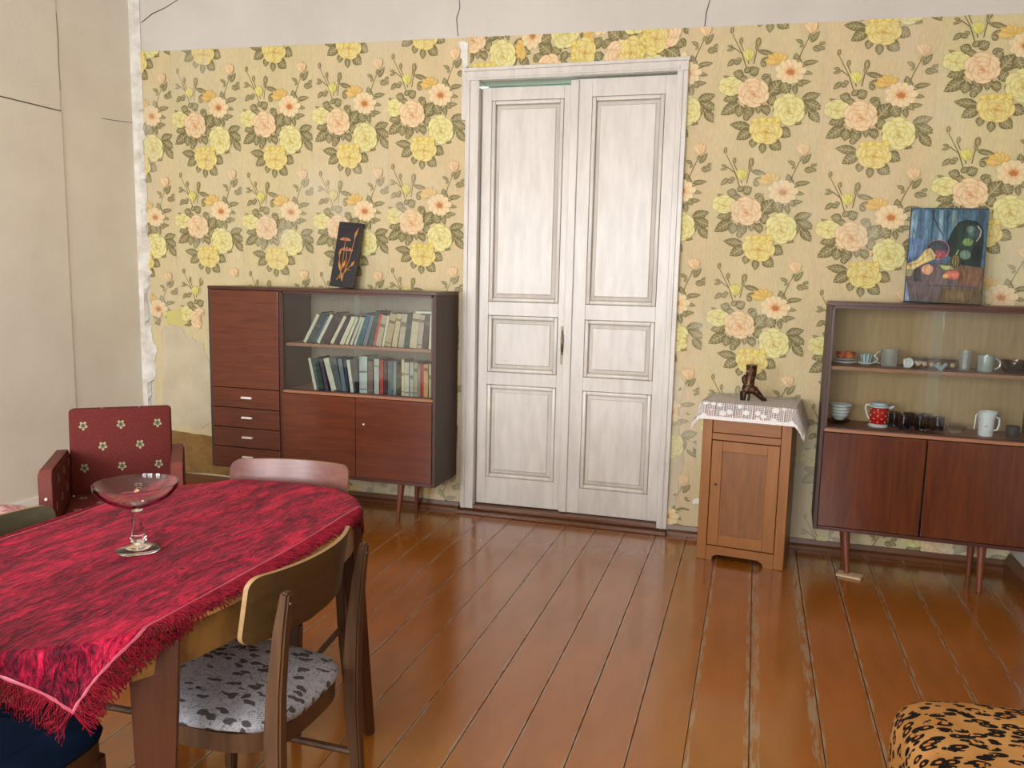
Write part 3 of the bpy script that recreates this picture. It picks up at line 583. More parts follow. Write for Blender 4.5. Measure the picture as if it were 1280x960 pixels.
for (u0, u1, w0, w1) in ((.525, .537, .765, 1.371), (Wd-.031, Wd-.02, .765, 1.371), (.525, Wd-.02, 1.360, 1.371), (.525, Wd-.02, .765, .772)): box(g, u0, u1, 0, .026, w0, w1)
obj('sash_track', g, M['mahog_dk'], LC)
obj('glass_pane', B(.536, 1.05, .004, .007, .772, 1.36), M['pane'], LC); obj('glass_pane', B(1.01, Wd-.031, .014, .017, .772, 1.36), M['pane'], LC)
for x, y, ox, oy in ((.12, .08, -.02, -.03), (.12, DP-.06, -.02, 0), (Wd-.24, .06, -.01, -.03), (Wd-.24, DP-.05, -.01, .0)): obj('leg', splay_leg(x, y, .236, ox, oy), M['leg_wood'], LC, True)
# right cabinet
RC = thing('cabinet', 'dark mahogany crockery cabinet with sliding glass front on tapered legs in the right corner', 'cabinet', (.352, 4.345, 0), math.radians(-2.2))
Wr = .985; DR = .33
shell(RC, 0, Wr, DR, .235, 1.402, .018, 'case_in', zs=.765)
obj('shelf', B(.02, Wr-.02, .03, DR-.01, 1.062, 1.08, .001), M['shelf'], RC)
for a, b in ((.02, .49), (.498, .965)):
    d = obj('door', B(a, b, -.004, .014, .257, .744, .002), M['mahog_v'], RC)
    g = bmesh.new(); tube(g, [((b-.035 if a < .1 else a+.045), -.003, .6), ((b-.035 if a < .1 else a+.045), -.007, .6)], .005, 8); obj('keyhole', g, M['dark_metal'], d)
g = bmesh.new()
for (u0, u1, w0, w1) in ((.018, .03, .765, 1.384), (Wr-.03, Wr-.018, .765, 1.384), (.018, Wr-.018, 1.372, 1.384), (.018, Wr-.018, .765, .772)): box(g, u0, u1, 0, .026, w0, w1)
obj('sash_track', g, M['mahog_dk'], RC)
obj('glass_pane', B(.03, .52, .004, .007, .772, 1.372), M['pane'], RC); obj('glass_pane', B(.47, Wr-.03, .014, .017, .772, 1.372), M['pane'], RC)
for x, y, ox, oy in ((.16, .055, .02, -.03), (.16, DR-.05, .02, 0), (Wr-.2, .055, .0, -.03), (Wr-.2, DR-.05, .0, 0)):
    bm = splay_leg(x, y, .236, ox, oy); bmesh.ops.translate(bm, verts=bm.verts, vec=(0, 0, .0))
    if x < .3 and y < .1:
        for v in bm.verts:
            if v.co.z < .02: v.co.z += .013
    obj('leg', bm, M['leg_wood'], RC, True)
wdg = obj('wood_scrap', B(-.06, .06, -.035, .035, 0, .012, .002), M['pale_wood']); wdg.location = (.545, 4.35, .0005); wdg.rotation_euler = (0, 0, -.3); tag(wdg, 'flat pale wood scrap wedged under the front left leg of the crockery cabinet', 'wood scrap')
# ------------------------------------------------------------------ books
def book(x, y, z, t, h, w, ang, spine, pages, label, group, pages_front=False, name='book', lying=False):
    bm = bmesh.new(); c = .0025; P0 = 1 if pages_front else 0
    # cover boards + spine (material 0), page block (material 1), title bands (material 2)
    box(bm, 0, c, 0, w, 0, h, 0, 0); box(bm, t-c, t, 0, w, 0, h, 0, 0); box(bm, c, t-c, 0, .003, 0, h, 0, P0); box(bm, c, t-c, .003, w-.004, .004, h-.004, 0, 1)
    if not pages_front: rb = random.uniform(.5, .8); box(bm, c*.5, t-c*.5, -.0008, 0, h*rb, h*(rb+random.uniform(.03, .16)), 0, 2); random.random() < .5 and box(bm, c*.5, t-c*.5, -.0008, 0, h*.1, h*.13, 0, 2)
    px = t if ang > 0 else 0
    for v in bm.verts: v.co.x -= px
    o = obj(name, bm, [BM(spine), BM(pages), BM(tuple(int(min(255, s*.8+(34 if sum(spine) < 420 else -30))) for s in spine))]); o.location = (x+0, y, z+.0005); o.rotation_euler = (0, ang, 0)
    if lying: o.rotation_euler = (0, PI/2, 0)
    return tag(o, label, 'book', group)
_bm = {}
def BM(c):
    if c not in _bm: _bm[c] = plain('book_cloth_%d' % len(_bm), col(*c), .65, .3, 0, .15, 30)
    return _bm[c]
PG = (205, 196, 172); sx0 = -3.305+.53
ORD = ['first', 'second', 'third', 'fourth', 'fifth', 'sixth', 'seventh', 'eighth', 'ninth', 'tenth', 'eleventh', 'twelfth', 'thirteenth', 'fourteenth', 'fifteenth', 'sixteenth', 'seventeenth', 'eighteenth', 'nineteenth', 'twentieth', 'twenty-first', 'twenty-second', 'twenty-third', 'twenty-fourth', 'twenty-fifth', 'twenty-sixth']
up = [  # zoom-x of bottom left, bottom right, lean zoom dx, height m, colour, name of colour, shows pages
    (172, 194, 92, .2, (198, 192, 160), 'cream', 1), (196, 238, 90, .2, (58, 66, 62), 'charcoal green', 0), (240, 260, 92, .195, (60, 88, 104), 'slate blue', 0), (262, 284, 92, .2, (200, 196, 176), 'off-white', 1),
    (286, 344, 100, .2, (62, 42, 44), 'thick maroon brown', 0), (346, 368, 90, .195, (206, 186, 150), 'tan', 1), (369, 398, 85, .19, (58, 42, 50), 'dark plum', 0), (400, 416, 80, .19, (206, 200, 176), 'thin cream', 1), (418, 432, 78, .19, (190, 180, 140), 'thin straw', 1), (434, 452, 72, .185, (204, 196, 160), 'pale cream', 1),
    (466, 486, 68, .185, (120, 104, 92), 'mottled brown', 1), (506, 520, 60, .18, (206, 204, 196), 'white', 1), (522, 552, 58, .2, (46, 92, 108), 'teal', 0), (556, 582, 52, .19, (112, 116, 126), 'grey-blue', 0), (584, 614, 48, .215, (46, 70, 62), 'tall dark green', 0), (616, 632, 44, .2, (182, 58, 58), 'red', 0),
    (634, 668, 42, .19, (176, 158, 132), 'tan grey', 0), (672, 684, 36, .19, (214, 206, 186), 'thin ivory', 1), (694, 736, 40, .2, (176, 154, 118), 'broad patterned beige', 0), (738, 770, 34, .2, (188, 168, 132), 'sand', 0), (772, 806, 26, .2, (178, 162, 140), 'stone', 0), (812, 844, 26, .205, (44, 64, 50), 'bottle green', 0),
    (846, 890, 22, .205, (190, 174, 146), 'wide buff', 0), (892, 922, 20, .2, (170, 154, 136), 'taupe', 0), (924, 956, 16, .205, (74, 52, 48), 'dark brown', 0), (960, 980, 10, .2, (200, 188, 158), 'cream end', 1)]
Z1 = 1.055; k_ = .00106; y_b = 4.375+.055; prev = None; items = []
right = sx0+.988-.012
plan = []
for i in range(len(up)-1, -1, -1):
    a, b, lean, h, c, cn, pf = up[i]; ang = math.atan2(lean*k_, math.sqrt(max(1e-4, h*h-(lean*k_)**2))); t = (b-a)*k_*math.cos(ang)*.97
    xr = -2.74+(b-95)*k_
    if plan:   # keep clear of the neighbour to the right
        xr_n, ang_n, t_n, h_n = plan[-1]; xl_n = xr_n-t_n*math.cos(ang_n); zl = t_n*math.sin(ang_n)
        # top right corner of this book at (xr+h sin, h cos) must stay left of the neighbour's left face; bottom right corner too
        zt = h*math.cos(ang); lim1 = xl_n+(zt-zl)*math.tan(ang_n)-h*math.sin(ang) if zt < zl+h_n*math.cos(ang_n) else 9
        lim2 = xl_n-max(0, 0-zl)*0; lim2 = xl_n-zl/ max(.01, math.tan(PI/2-ang_n))*0
        # corner (xl_n, zl) of the neighbour must be right of this book's right face line x = xr + z tan(ang)
        lim3 = xl_n-zl*math.tan(ang)
        zt_n = zl+h_n*math.cos(ang_n); lim4 = xl_n+h_n*math.sin(ang_n)-zt_n*math.tan(ang) if zt_n < zt else 9
        xr = min(xr, lim1-.0006, lim3-.0006, lim4-.0006)
    else: xr = min(xr, right-h*math.sin(ang))
    plan.append((xr, ang, t, h)); items.append((i, xr, ang, t, h, c, cn, pf))
for (i, xr, ang, t, h, c, cn, pf) in items[::-1]:
    book(xr, y_b+random.uniform(0, .006), Z1, t, h, .15, ang, c, PG, '%s book leaning right, %s on the upper bookshelf' % (cn, ORD[i]), 'leaning books on the upper shelf', pf)
o = book(-1.885+.07, y_b-.005, Z1+.2165, .013, .105, .13, 0, (206, 204, 196), PG, 'white booklet lying flat atop the books at the right end of the upper shelf', 'leaning books on the upper shelf', 1)
o.rotation_euler = (0, PI/2, 0); o.location = (-1.912, y_b-.005, Z1+.2215)
low = [(235, 252, -40, .2, (190, 196, 180), 'pale green-edged', 1), (254, 304, -42, .2, (48, 66, 58), 'dark green', 0), (308, 330, -40, .195, (80, 62, 82), 'plum patterned', 0), (346, 382, -52, .205, (202, 200, 196), 'white', 1), (386, 420, -42, .205, (86, 92, 92), 'dark grey and white', 0), (421, 448, -32, .205, (104, 112, 118), 'grey-blue', 0), (452, 470, -16, .205, (44, 50, 72), 'navy', 0), (472, 492, -26, .2, (206, 206, 204), 'slim white', 1), (496, 520, -10, .205, (46, 44, 56), 'blackish', 0),
       (525, 576, 0, .225, (186, 188, 182), 'white square-spotted', 0), (580, 612, 0, .2, (112, 92, 80), 'mid brown', 0), (618, 650, 0, .215, (176, 176, 166), 'white spotted', 0), (654, 676, 0, .21, (168, 62, 52), 'brick red', 0), (679, 701, 0, .205, (80, 42, 42), 'oxblood', 0), (704, 736, 0, .205, (88, 100, 106), 'dark blue-grey', 0), (738, 758, 0, .205, (122, 136, 124), 'sage green', 0), (760, 786, 0, .19, (76, 62, 46), 'short dark brown', 0), (789, 806, 0, .22, (198, 184, 152), 'tall cream', 0), (808, 838, 0, .205, (188, 180, 158), 'ribbed cream', 0), (841, 862, 0, .205, (176, 172, 158), 'ash', 0), (864, 886, 0, .205, (164, 152, 130), 'khaki', 0), (888, 906, 0, .2, (132, 118, 104), 'dull brown', 0), (908, 924, 0, .2, (170, 52, 52), 'scarlet', 0), (926, 952, 0, .2, (188, 146, 96), 'ochre', 0), (955, 984, 0, .2, (186, 176, 146), 'pale beige end', 0)]
Z0 = .765; plan = None; out = []
for i in range(len(low)-1, -1, -1):
    a, b, lean, h, c, cn, pf = low[i]; ang = math.atan2(lean*k_, math.sqrt(h*h-(lean*k_)**2)); t = (b-a)*k_*math.cos(ang)*.97; A = -ang
    xl = -2.74+(a-95)*k_
    if plan is not None:   # bottom-left pivot; bottom-right corner = (xl+t cos, t sin)
        xl_n, A_n, h_n = plan; zz_ = t*math.sin(A); xl = min(xl, xl_n-zz_*math.tan(A_n)-t*math.cos(A)-.0006)
        # neighbour's top-left corner against this book's right face
        zt = h_n*math.cos(A_n); xt = xl_n-h_n*math.sin(A_n)
        if zt < zz_+h*math.cos(A): xl = min(xl, xt+(zt-zz_)*math.tan(A)-t*math.cos(A)-.0006)
    else: xl = min(xl, right-t)
    plan = (xl, A, h); out.append((i, xl, ang, t, h, c, cn, pf))
for (i, xl, ang, t, h, c, cn, pf) in out[::-1]:
    if ang == 0: ang = 0
    book(xl, y_b+random.uniform(0, .008), Z0, t, h, .15, ang, c, PG, '%s book %s, %s from the left on the lower shelf' % (cn, 'leaning left' if ang < 0 else 'standing upright', ORD[i]), 'books on the lower shelf', pf)
# ------------------------------------------------------------------ black flower plaque on the left cabinet
pt = thing('decorative_plaque', 'narrow black plaque with gilt flowers leaning on the wall atop the book cabinet', 'plaque', (-2.505, 4.628, 1.3925), 0, None, (math.radians(-11), math.radians(4.5), 0))
obj('board', B(-.083, .083, -.009, .009, .0065, .42, .002), plain('black_lacquer', col(30, 28, 34), .3), pt)
gold = plain('dull_gilt', col(190, 130, 70), .4, .5, .3); 
for q in [[(-.02, .06), (-.015, .16), (-.02, .3)], [(0, .05), (.01, .15), (.0, .24)], [(.01, .1), (.03, .2), (.045, .33), (.06, .39)], [(-.01, .1), (-.04, .05)], [(.0, .09), (.045, .15)], [(-.015, .12), (-.04, .17), (-.045, .23)], [(.005, .12), (.05, .12)]]:
    g = bmesh.new(); tube(g, [(a, -.0105, b) for a, b in q], .0022, 6); obj('gilt_stem', g, gold, pt)
for (a, b, w) in ((-.02, .31, .034), (.0, .245, .04)):
    g = bmesh.new()
    for k in range(5):
        an = math.radians(20+35*k); prism(g, [(a, b-.008), (a+w*math.cos(an)-.006*math.sin(an), b-.008+w*.55*math.sin(an)+.006*math.cos(an)), (a+w*1.15*math.cos(an), b-.008+w*.62*math.sin(an)), (a+w*math.cos(an)+.006*math.sin(an), b-.008+w*.55*math.sin(an)-.006*math.cos(an))], -.0095-.001*(k+1), -.009, 'y')
    obj('gilt_flower', g, plain('rosy_gilt', col(196, 120, 84), .5), pt)
for (a, b, c, d) in ((-.018, .1, -.045, .17), (-.01, .12, .0, .18), (-.01, .1, .0, .04), (.04, .32, .052, .38), (.045, .14, .065, .18), (-.045, .2, -.042, .25)):
    g = bmesh.new(); L_ = math.hypot(c-a, d-b); ux, uz = (c-a)/L_, (d-b)/L_; prism(g, [(a, b), (a+ux*L_*.5-uz*.009, b+uz*L_*.5+ux*.009), (c, d), (a+ux*L_*.5+uz*.009, b+uz*L_*.5-ux*.009)], -.0115, -.009, 'y'); obj('gilt_leaf', g, gold, pt)
# ------------------------------------------------------------------ still-life painting on the right cabinet
pic = thing('painting', 'unframed still-life canvas of jug, bowl and fruit on blue standing on the crockery cabinet', 'painting', (.91, 4.615, 1.4025), math.radians(-2), None, (math.radians(-9.5), math.radians(1.0), math.radians(-2)))
obj('canvas', B(-.178, .178, -.009, .009, .0016, .49, .0015), plain('canvas_edge', col(40, 60, 72), .7), pic)
P = Print(); S = lambda x, y: ((x-650)*.00057, (915-y)*.000622)   # zoom pixels -> metres
def PP(pts): return [S(*p) for p in pts]
def E(x, y, rx, ry, c, c2=None, rot=0, n=16): a, b = S(x, y); P.ell(a, b, rx*.00057, ry*.000622, c3(*c), c3(*c2) if c2 else None, rot, n)
P.poly(PP([(342, 130), (962, 140), (955, 620), (342, 620)]), c3(52, 92, 116), c3(70, 116, 140))
for (x, w, c) in ((380, 40, (96, 140, 160)), (430, 26, (58, 92, 130)), (470, 36, (84, 130, 156)), (520, 20, (36, 66, 88)), (585, 34, (110, 150, 164)), (640, 20, (40, 76, 96)), (690, 36, (108, 136, 130)), (800, 60, (60, 92, 110)), (905, 40, (46, 72, 84))): P.poly(PP([(x-w/2, 145), (x+w/2, 145), (x+w/2+random.randint(-15, 20), 430), (x-w/2+10, 430)]), c3(*c))
P.line(PP([(515, 140), (525, 210), (570, 290), (620, 370)]), .006, c3(24, 44, 52)); P.line(PP([(360, 160), (350, 400)]), .014, c3(130, 160, 176))
P.poly(PP([(342, 380), (480, 390), (450, 520), (342, 560)]), c3(70, 104, 150), c3(90, 130, 170))
P.poly(PP([(342, 600), (560, 585), (770, 580), (955, 610), (955, 915), (342, 905)]), c3(92, 76, 72), c3(112, 96, 96))
P.poly(PP([(740, 600), (955, 610), (955, 760), (760, 760)]), c3(110, 78, 50), c3(128, 88, 52)); P.poly(PP([(640, 790), (955, 780), (955, 915), (600, 915)]), c3(96, 76, 40), c3(116, 94, 52)); P.poly(PP([(342, 720), (380, 905), (342, 905)]), c3(110, 140, 176)); P.poly(PP([(400, 620), (450, 630), (470, 740), (400, 740)]), c3(66, 60, 66))
P.poly(PP([(690, 300), (730, 240), (800, 222), (880, 235), (930, 300), (940, 420), (930, 610), (760, 590), (670, 520), (650, 400)]), c3(26, 44, 38), c3(38, 66, 52))
E(845, 330, 62, 74, (30, 52, 48), (76, 110, 106)); E(825, 300, 30, 28, (96, 124, 112)); P.line(PP([(880, 270), (912, 310), (905, 360), (880, 400)]), .007, c3(160, 150, 140)); E(815, 405, 44, 34, (90, 130, 60), (120, 150, 80)); E(800, 510, 44, 40, (84, 124, 104), (112, 150, 128)); E(890, 500, 40, 70, (20, 34, 34))
E(580, 475, 94, 84, (166, 86, 110), (166, 86, 110)); E(578, 470, 86, 74, (44, 58, 66), (70, 86, 92)); P.poly(PP([(560, 475), (655, 480), (640, 540), (600, 552), (560, 530)]), c3(140, 48, 66), c3(176, 70, 84)); P.line(PP([(600, 540), (625, 500)]), .004, c3(60, 20, 40))
P.poly(PP([(325, 600), (420, 560), (480, 475), (520, 462), (565, 520), (560, 550), (460, 600), (400, 640), (350, 690), (322, 680)]), c3(206, 180, 92), c3(224, 200, 120)); P.poly(PP([(330, 640), (400, 640), (380, 700), (330, 700)]), c3(150, 140, 90)); P.line(PP([(340, 610), (430, 590), (500, 520)]), .006, c3(176, 140, 60))
E(508, 640, 48, 44, (196, 130, 90), (216, 170, 100)); E(712, 678, 62, 40, (178, 60, 34), (216, 110, 60)); E(660, 690, 26, 18, (206, 160, 70)); P.poly(PP([(600, 600), (700, 605), (720, 630), (640, 640)]), c3(150, 170, 80), c3(186, 196, 110))
E(728, 565, 44, 54, (58, 62, 30), (84, 84, 40)); [P.line(PP([(728+k*14, 520), (728+k*24, 565), (728+k*14, 612)]), .003, c3(170, 140, 60)) for k in (-1, 0, 1)]; P.line(PP([(728, 515), (745, 470)]), .008, c3(130, 150, 80)); P.line(PP([(520, 770), (900, 775)]), .003, c3(50, 40, 40))
def _pl(Q, Z): return np.stack([np.clip(Q[:, 0], -.1775, .1775), -.0095-Z, np.clip(Q[:, 1], .003, .489)], 1)
P.build('paint_layer', M['paint'], pic, _pl, .00004)
# ------------------------------------------------------------------ crockery
def item(name, label, cat, x, z, y=4.45, group=None): return thing(name, label, cat, (x, y, z+.0006), 0, group)
def cer(name, c, rough=.2): return plain(name, col(*c), rough, .5, 0, .04)
white_c = cer('white_glaze', (226, 226, 222)); ZU = 1.08; ZL = .765
def ycab(x, f=.5): return 4.345-math.sin(math.radians(2.2))*(x-.352)+.03+f*(DR-.05)
def plate(root, r, z, m, name='plate'):
    g = bmesh.new(); lathe(g, [(0, z), (r*.55, z), (r, z+.012), (r, z+.015), (r*.55, z+.004), (0, z+.004)], 28); return obj(name, g, m, root, True)
def saucer(label, x, y, z, r, m, grp='crockery in the glass cabinet', name='saucer', h=.015):
    t_ = bmesh.new(); lathe(t_, [(0, 0), (r*.5, 0), (r, h*.8), (r, h), (r*.52, .004), (0, .004)], 28); o = obj(name, t_, m, None, True); o.location = (x, y, z+.0006); return tag(o, label, name, grp)
G2 = 'crockery in the glass cabinet'
saucer('lower of two pale saucers under the red fruit-patterned bowl, upper shelf', .462, ycab(.46), ZU, .056, white_c); saucer('upper pale saucer directly beneath the red fruit-patterned bowl', .462, ycab(.46), ZU+.0155, .052, cer('blueish_glaze', (170, 176, 190)))
t = item('bowl', 'small red and orange patterned bowl on two saucers at left of the upper shelf', 'bowl', .462, ZU+.0215, ycab(.46), G2)
g = bmesh.new(); lathe(g, [(0, 0), (.022, 0), (.04, .012), (.049, .042), (.046, .042), (.036, .014), (0, .005)], 28); m = NT('red_orange_glaze', .2); n = m.noise(m.map(), 32, 3); obj('body', g, m.base(m.ramp(n, [(.4, col(130, 26, 20)), (.5, col(176, 60, 26)), (.6, col(210, 130, 50))])), t, True)
saucer('pale saucer beneath the blue striped cup', .562, ycab(.56), ZU, .042, white_c)
def mug(root, r, h, m, hx=1, hr=None, mh=None, taper=1.0, wall=.003, solid=False, n=28):
    g = bmesh.new(); lathe(g, [(0, 0), (r*taper*.92, 0), (r*taper, .004), (r, h), (r-wall, h), (r*taper-wall, .006), (0, .006)], n); b = obj('body', g, m, root, True)
    if hr:
        g = bmesh.new(); pts = [(hx*(r-.002+hr*math.sin(a)), 0, h*.5+h*.34*math.cos(a)) for a in np.linspace(.12, PI-.12, 9)]; tube(g, pts, .0045, 8); obj('handle', g, mh or m, root, True)
    return b
m = NT('striped_cup_glaze', .2); x_, y_, z_ = m.xyz(); st = m.m('LESS_THAN', m.m('FRACT', m.m('MULTIPLY', m.m('ARCTAN2', y_, x_), 1.6)), .28)
t = item('cup', 'pale blue cup with dark stripes on a saucer, left of the faceted glass mug', 'cup', .562, ZU+.0065, ycab(.56), G2); mug(t, .034, .05, m.base(m.mix(st, col(186, 206, 208), col(50, 60, 84))), 1, .02, white_c, .6)
t = item('beer_mug', 'large faceted clear glass mug on the upper crockery shelf', 'mug', .668, ZU, ycab(.668, .45), G2)
mug(t, .042, .09, M['cut_glass'], -1, .03, M['cut_glass'], 1, .005, n=12)
t = item('cup', 'white cup with a ring-shaped handle facing out beside the long patterned dish', 'cup', .752, ZU, ycab(.75, .42), G2); mug(t, .022, .042, white_c, 1, None, None, .8)
g = bmesh.new(); tube(g, [(.019*math.cos(a), -.026, .0265+.019*math.sin(a)) for a in np.linspace(0, 2*PI, 17)], .006, 8, False); obj('handle', g, white_c, t, True)
t = item('serving_dish', 'long low brown dish with pale medallions on the upper crockery shelf', 'dish', .875, ZU, ycab(.875, .5), G2); mb = cer('brown_glaze', (74, 44, 30)); ml = cer('medallion_glaze', (196, 160, 120))
g = B(-.095, .095, -.035, .035, 0, .045, .006); box(g, -.099, .099, -.039, .039, .045, .053, .003); obj('body', g, mb, t, True)
for k in range(6):
    g = bmesh.new(); lathe(g, [(0, .002), (.006, .002), (.011, 0), (.0, 0)], 12); bmesh.ops.rotate(g, verts=g.verts, cent=(0, 0, 0), matrix=Matrix.Rotation(PI/2, 3, 'X')); bmesh.ops.translate(g, verts=g.verts, vec=(-.078+k*.031, -.035, .023)); obj('medallion', g, ml, t)
t = item('figurine', 'small pale blue ceramic bird in front of the long brown dish', 'figurine', .885, ZU, ycab(.885, .12), G2)
g = bmesh.new(); tube(g, [(-.034, 0, .034), (-.024, 0, .024), (-.008, 0, .016), (.008, 0, .015), (.02, 0, .03), (.026, 0, .036)], [.002, .006, .013, .012, .008, .003], 12); lathe(g, [(0, 0), (.012, 0), (.008, .008), (0, .01)], 14); obj('body', g, cer('blue_grey_glaze', (150, 158, 176)), t, True)
t = item('glass', 'tall clear tumbler holding a white twisted candle', 'glass', 1.012, ZU, ycab(1.0, .5), G2); mug(t, .03, .098, M['cut_glass'], 1, None, None, .85, .003)
g = bmesh.new(); lathe(g, [(0, .0075), (.01, .0075)]+[(.012 if k % 2 else .009, .012+k*.009) for k in range(10)]+[(0, .102)], 16); o = obj('candle', g, cer('white_wax', (232, 230, 224), .5)); o.location = (1.012, ycab(1.0, .5), ZU+.0006); tag(o, 'white ribbed candle standing in the tall tumbler', 'candle')
t = item('mug', 'silvery enamel mug with handle to the right on the upper crockery shelf', 'mug', 1.1, ZU, ycab(1.1, .45), G2); mug(t, .037, .078, plain('silvery_enamel', col(196, 206, 200), .25, .5, .4), 1, .03, None, .95)
t = item('bowl', 'dark amber glass bowl at the right end of the upper shelf', 'bowl', 1.232, ZU, ycab(1.23, .5), G2); g = bmesh.new(); lathe(g, [(0, 0), (.045, 0), (.06, .02), (.064, .06), (.061, .06), (.056, .022), (0, .005)], 32); obj('body', g, M['glass_amber'], t, True)
# lower shelf
saucer('dark glass bowl at the bottom of the stacked white bowls, lower shelf', .452, ycab(.45), ZL, .058, M['glass_dark'], G2, 'bowl', .022)
for k in range(4):
    saucer(['lowest white bowl of the stack on the dark glass bowl', 'second white bowl up in the stack at the left of the lower shelf', 'third white bowl up in the stack at the left of the lower shelf', 'top white bowl of the stack at the left of the lower shelf'][k], .455+.001*k, ycab(.45), ZL+.0235+k*.0165, .044+.004*k, cer('greyish_white_glaze', (206, 210, 206)), G2, 'bowl', .032)
t = item('pitcher', 'red pitcher with white polka dots and pale lid on the lower crockery shelf', 'pitcher', .642, ZL, ycab(.64, .5), G2)
red = cer('red_enamel', (196, 24, 20)); g = bmesh.new(); lathe(g, [(0, 0), (.046, 0), (.05, .006), (.043, .014), (.04, .016), (0, .016)], 32); obj('foot', g, white_c, t, True)
g = bmesh.new(); lathe(g, [(0, .016), (.038, .016), (.043, .03), (.046, .098), (.043, .102), (0, .102)], 32); b = obj('body', g, red, t, True)
for k in range(34):
    row = k//7; a = 2*PI*(k % 7)/7+(.45 if row % 2 else 0); z = .028+row*.0165; r = .0425+(z-.03)*.05
    g = bmesh.new(); bmesh.ops.create_uvsphere(g, u_segments=8, v_segments=5, radius=.0035); bmesh.ops.scale(g, verts=g.verts, vec=(1, 1, 1)); bmesh.ops.translate(g, verts=g.verts, vec=(r*math.cos(a), r*math.sin(a), z)); obj('polka_dot', g, white_c, b)
g = bmesh.new(); lathe(g, [(0, .1025), (.049, .1025), (.05, .108), (.04, .114), (.036, .124), (.0, .128)], 32); obj('lid', g, cer('pale_blue_glaze', (196, 216, 222)), t, True)
g = bmesh.new(); tube(g, [(.04, 0, .098), (.06, 0, .104), (.07, 0, .111)], [.012, .008, .004], 10); obj('spout', g, white_c, t, True)
g = bmesh.new(); tube(g, [(-.044, 0, .11), (-.062, 0, .112), (-.066, 0, .095), (-.056, 0, .06), (-.044, 0, .035)], .005, 8); obj('handle', g, white_c, t, True)
tum = [(.722, .62, 'first from the left, behind, in the row of smoky tumblers'), (.757, .35, 'second from the left in the row of smoky tumblers'), (.795, .68, 'third from the left, standing back, in the row of smoky tumblers'), (.832, .38, 'fourth from the left in the row of smoky tumblers'), (.872, .68, 'fifth from the left, standing back, in the row of smoky tumblers'), (.912, .4, 'rightmost of the row of smoky tumblers')]
for x, f, lab in tum:
    t = bmesh.new(); lathe(t, [(0, 0), (.026, 0), (.03, .075), (.0275, .075), (.0235, .008), (0, .008)], 20); o = obj('tumbler', t, M['glass_dark'], None, True); o.location = (x, ycab(x, f), ZL+.0006); tag(o, 'dark smoky glass tumbler, '+lab, 'tumbler', 'smoky tumblers on the lower shelf')
t = bmesh.new(); lathe(t, [(0, 0), (.03, 0), (.05, .035), (.047, .036), (.028, .006), (0, .006)], 28); o = obj('glass_bowl', t, M['glass'], None, True); o.location = (1.003, ycab(1.0, .55), ZL+.0006); tag(o, 'clear glass bowl right of the smoky tumblers on the lower shelf', 'bowl', G2)
t = item('jug', 'white glazed jug with faint blue marks on the lower crockery shelf', 'jug', 1.122, ZL, ycab(1.12, .35), G2)
m = NT('white_jug_glaze', .2); n = m.noise(m.map(), 38, 3); mj = m.base(m.mix(m.m('MULTIPLY', m.step(n, .64, .68), .6), col(232, 230, 230), col(120, 110, 150)))
g = bmesh.new(); lathe(g, [(0, 0), (.031, 0), (.034, .008), (.034, .05), (.038, .1), (.039, .122), (.036, .122), (.033, .1), (.03, .01), (0, .008)], 32)
for v in g.verts:
    if v.co.z > .1 and v.co.x > .02: v.co.x += (v.co.z-.1)*.5
obj('body', g, mj, t, True); g = bmesh.new(); tube(g, [(.036, -.01, .098), (.052, -.012, .09), (.054, -.012, .06), (.046, -.012, .034), (.032, -.008, .03)], .0045, 8); obj('handle', g, mj, t, True); g = bmesh.new(); tube(g, [(-.036, 0, .11), (-.048, 0, .1), (-.05, 0, .06), (-.052, 0, .03)], .003, 8); obj('strap', g, white_c, t, True)
t = bmesh.new(); lathe(t, [(0, 0), (.022, 0), (.027, .012), (.03, .03), (.031, .058), (.028, .061), (.026, .03), (0, .006)], 24); o = obj('pot', t, cer('dark_clay', (58, 46, 40), .5), None, True); o.location = (1.235, ycab(1.23, .3), ZL+.0006); tag(o, 'small dark clay pot right of the white jug on the lower shelf', 'pot', G2)
# ------------------------------------------------------------------ small wooden cupboard
CU = thing('cupboard', 'narrow honey-coloured wooden cupboard with one panelled door right of the double door', 'cupboard', (-.006, 4.335, 0), math.radians(-7))
w, D, H = .225, .34, .86
for s in (-1, 1):
    obj('corner_post', B(min(s*w, s*(w-.05)), max(s*w, s*(w-.05)), 0, .03, .0, H-.02, .003), M['honey'], CU)
    obj('side_panel', B(min(s*w, s*(w-.02)), max(s*w, s*(w-.02)), .031, D, .0, H-.02, .002), M['honey'], CU)
obj('top', B(-w-.012, w+.012, -.012, D+.01, H-.02, H, .004), M['honey_x'], CU); obj('back_panel', B(-w+.02, w-.02, D-.01, D-.001, .06, H-.02), M['honey'], CU); obj('bottom_panel', B(-w+.021, w-.021, .031, D-.011, .075, .09), M['honey'], CU)
dr = obj('drawer', B(-w+.053, w-.053, .002, .03, .70, .822, .002), M['honey_x'], CU); g = bmesh.new(); lathe(g, [(0, 0), (.009, 0), (.011, .012), (0, .018)], 12); bmesh.ops.rotate(g, verts=g.verts, cent=(0, 0, 0), matrix=Matrix.Rotation(PI/2, 3, 'X')); bmesh.ops.translate(g, verts=g.verts, vec=(0, .002, .80)); obj('knob', g, M['dark_metal'], dr, True)
obj('rail', B(-w+.051, w-.051, .004, .03, .66, .696, .002), M['honey_x'], CU)
g = bmesh.new(); a = w-.053
box(g, -a, -a+.055, .004, .024, .085, .655, .002); box(g, a-.06, a, .004, .024, .085, .655, .002); box(g, -a+.055, a-.06, .004, .024, .60, .655, .002); box(g, -a+.055, a-.06, .004, .024, .085, .145, .002)
dd = obj('door', g, M['honey'], CU); obj('door_panel', B(-a+.054, a-.059, .013, .018, .144, .601), M['honey_p'], dd)
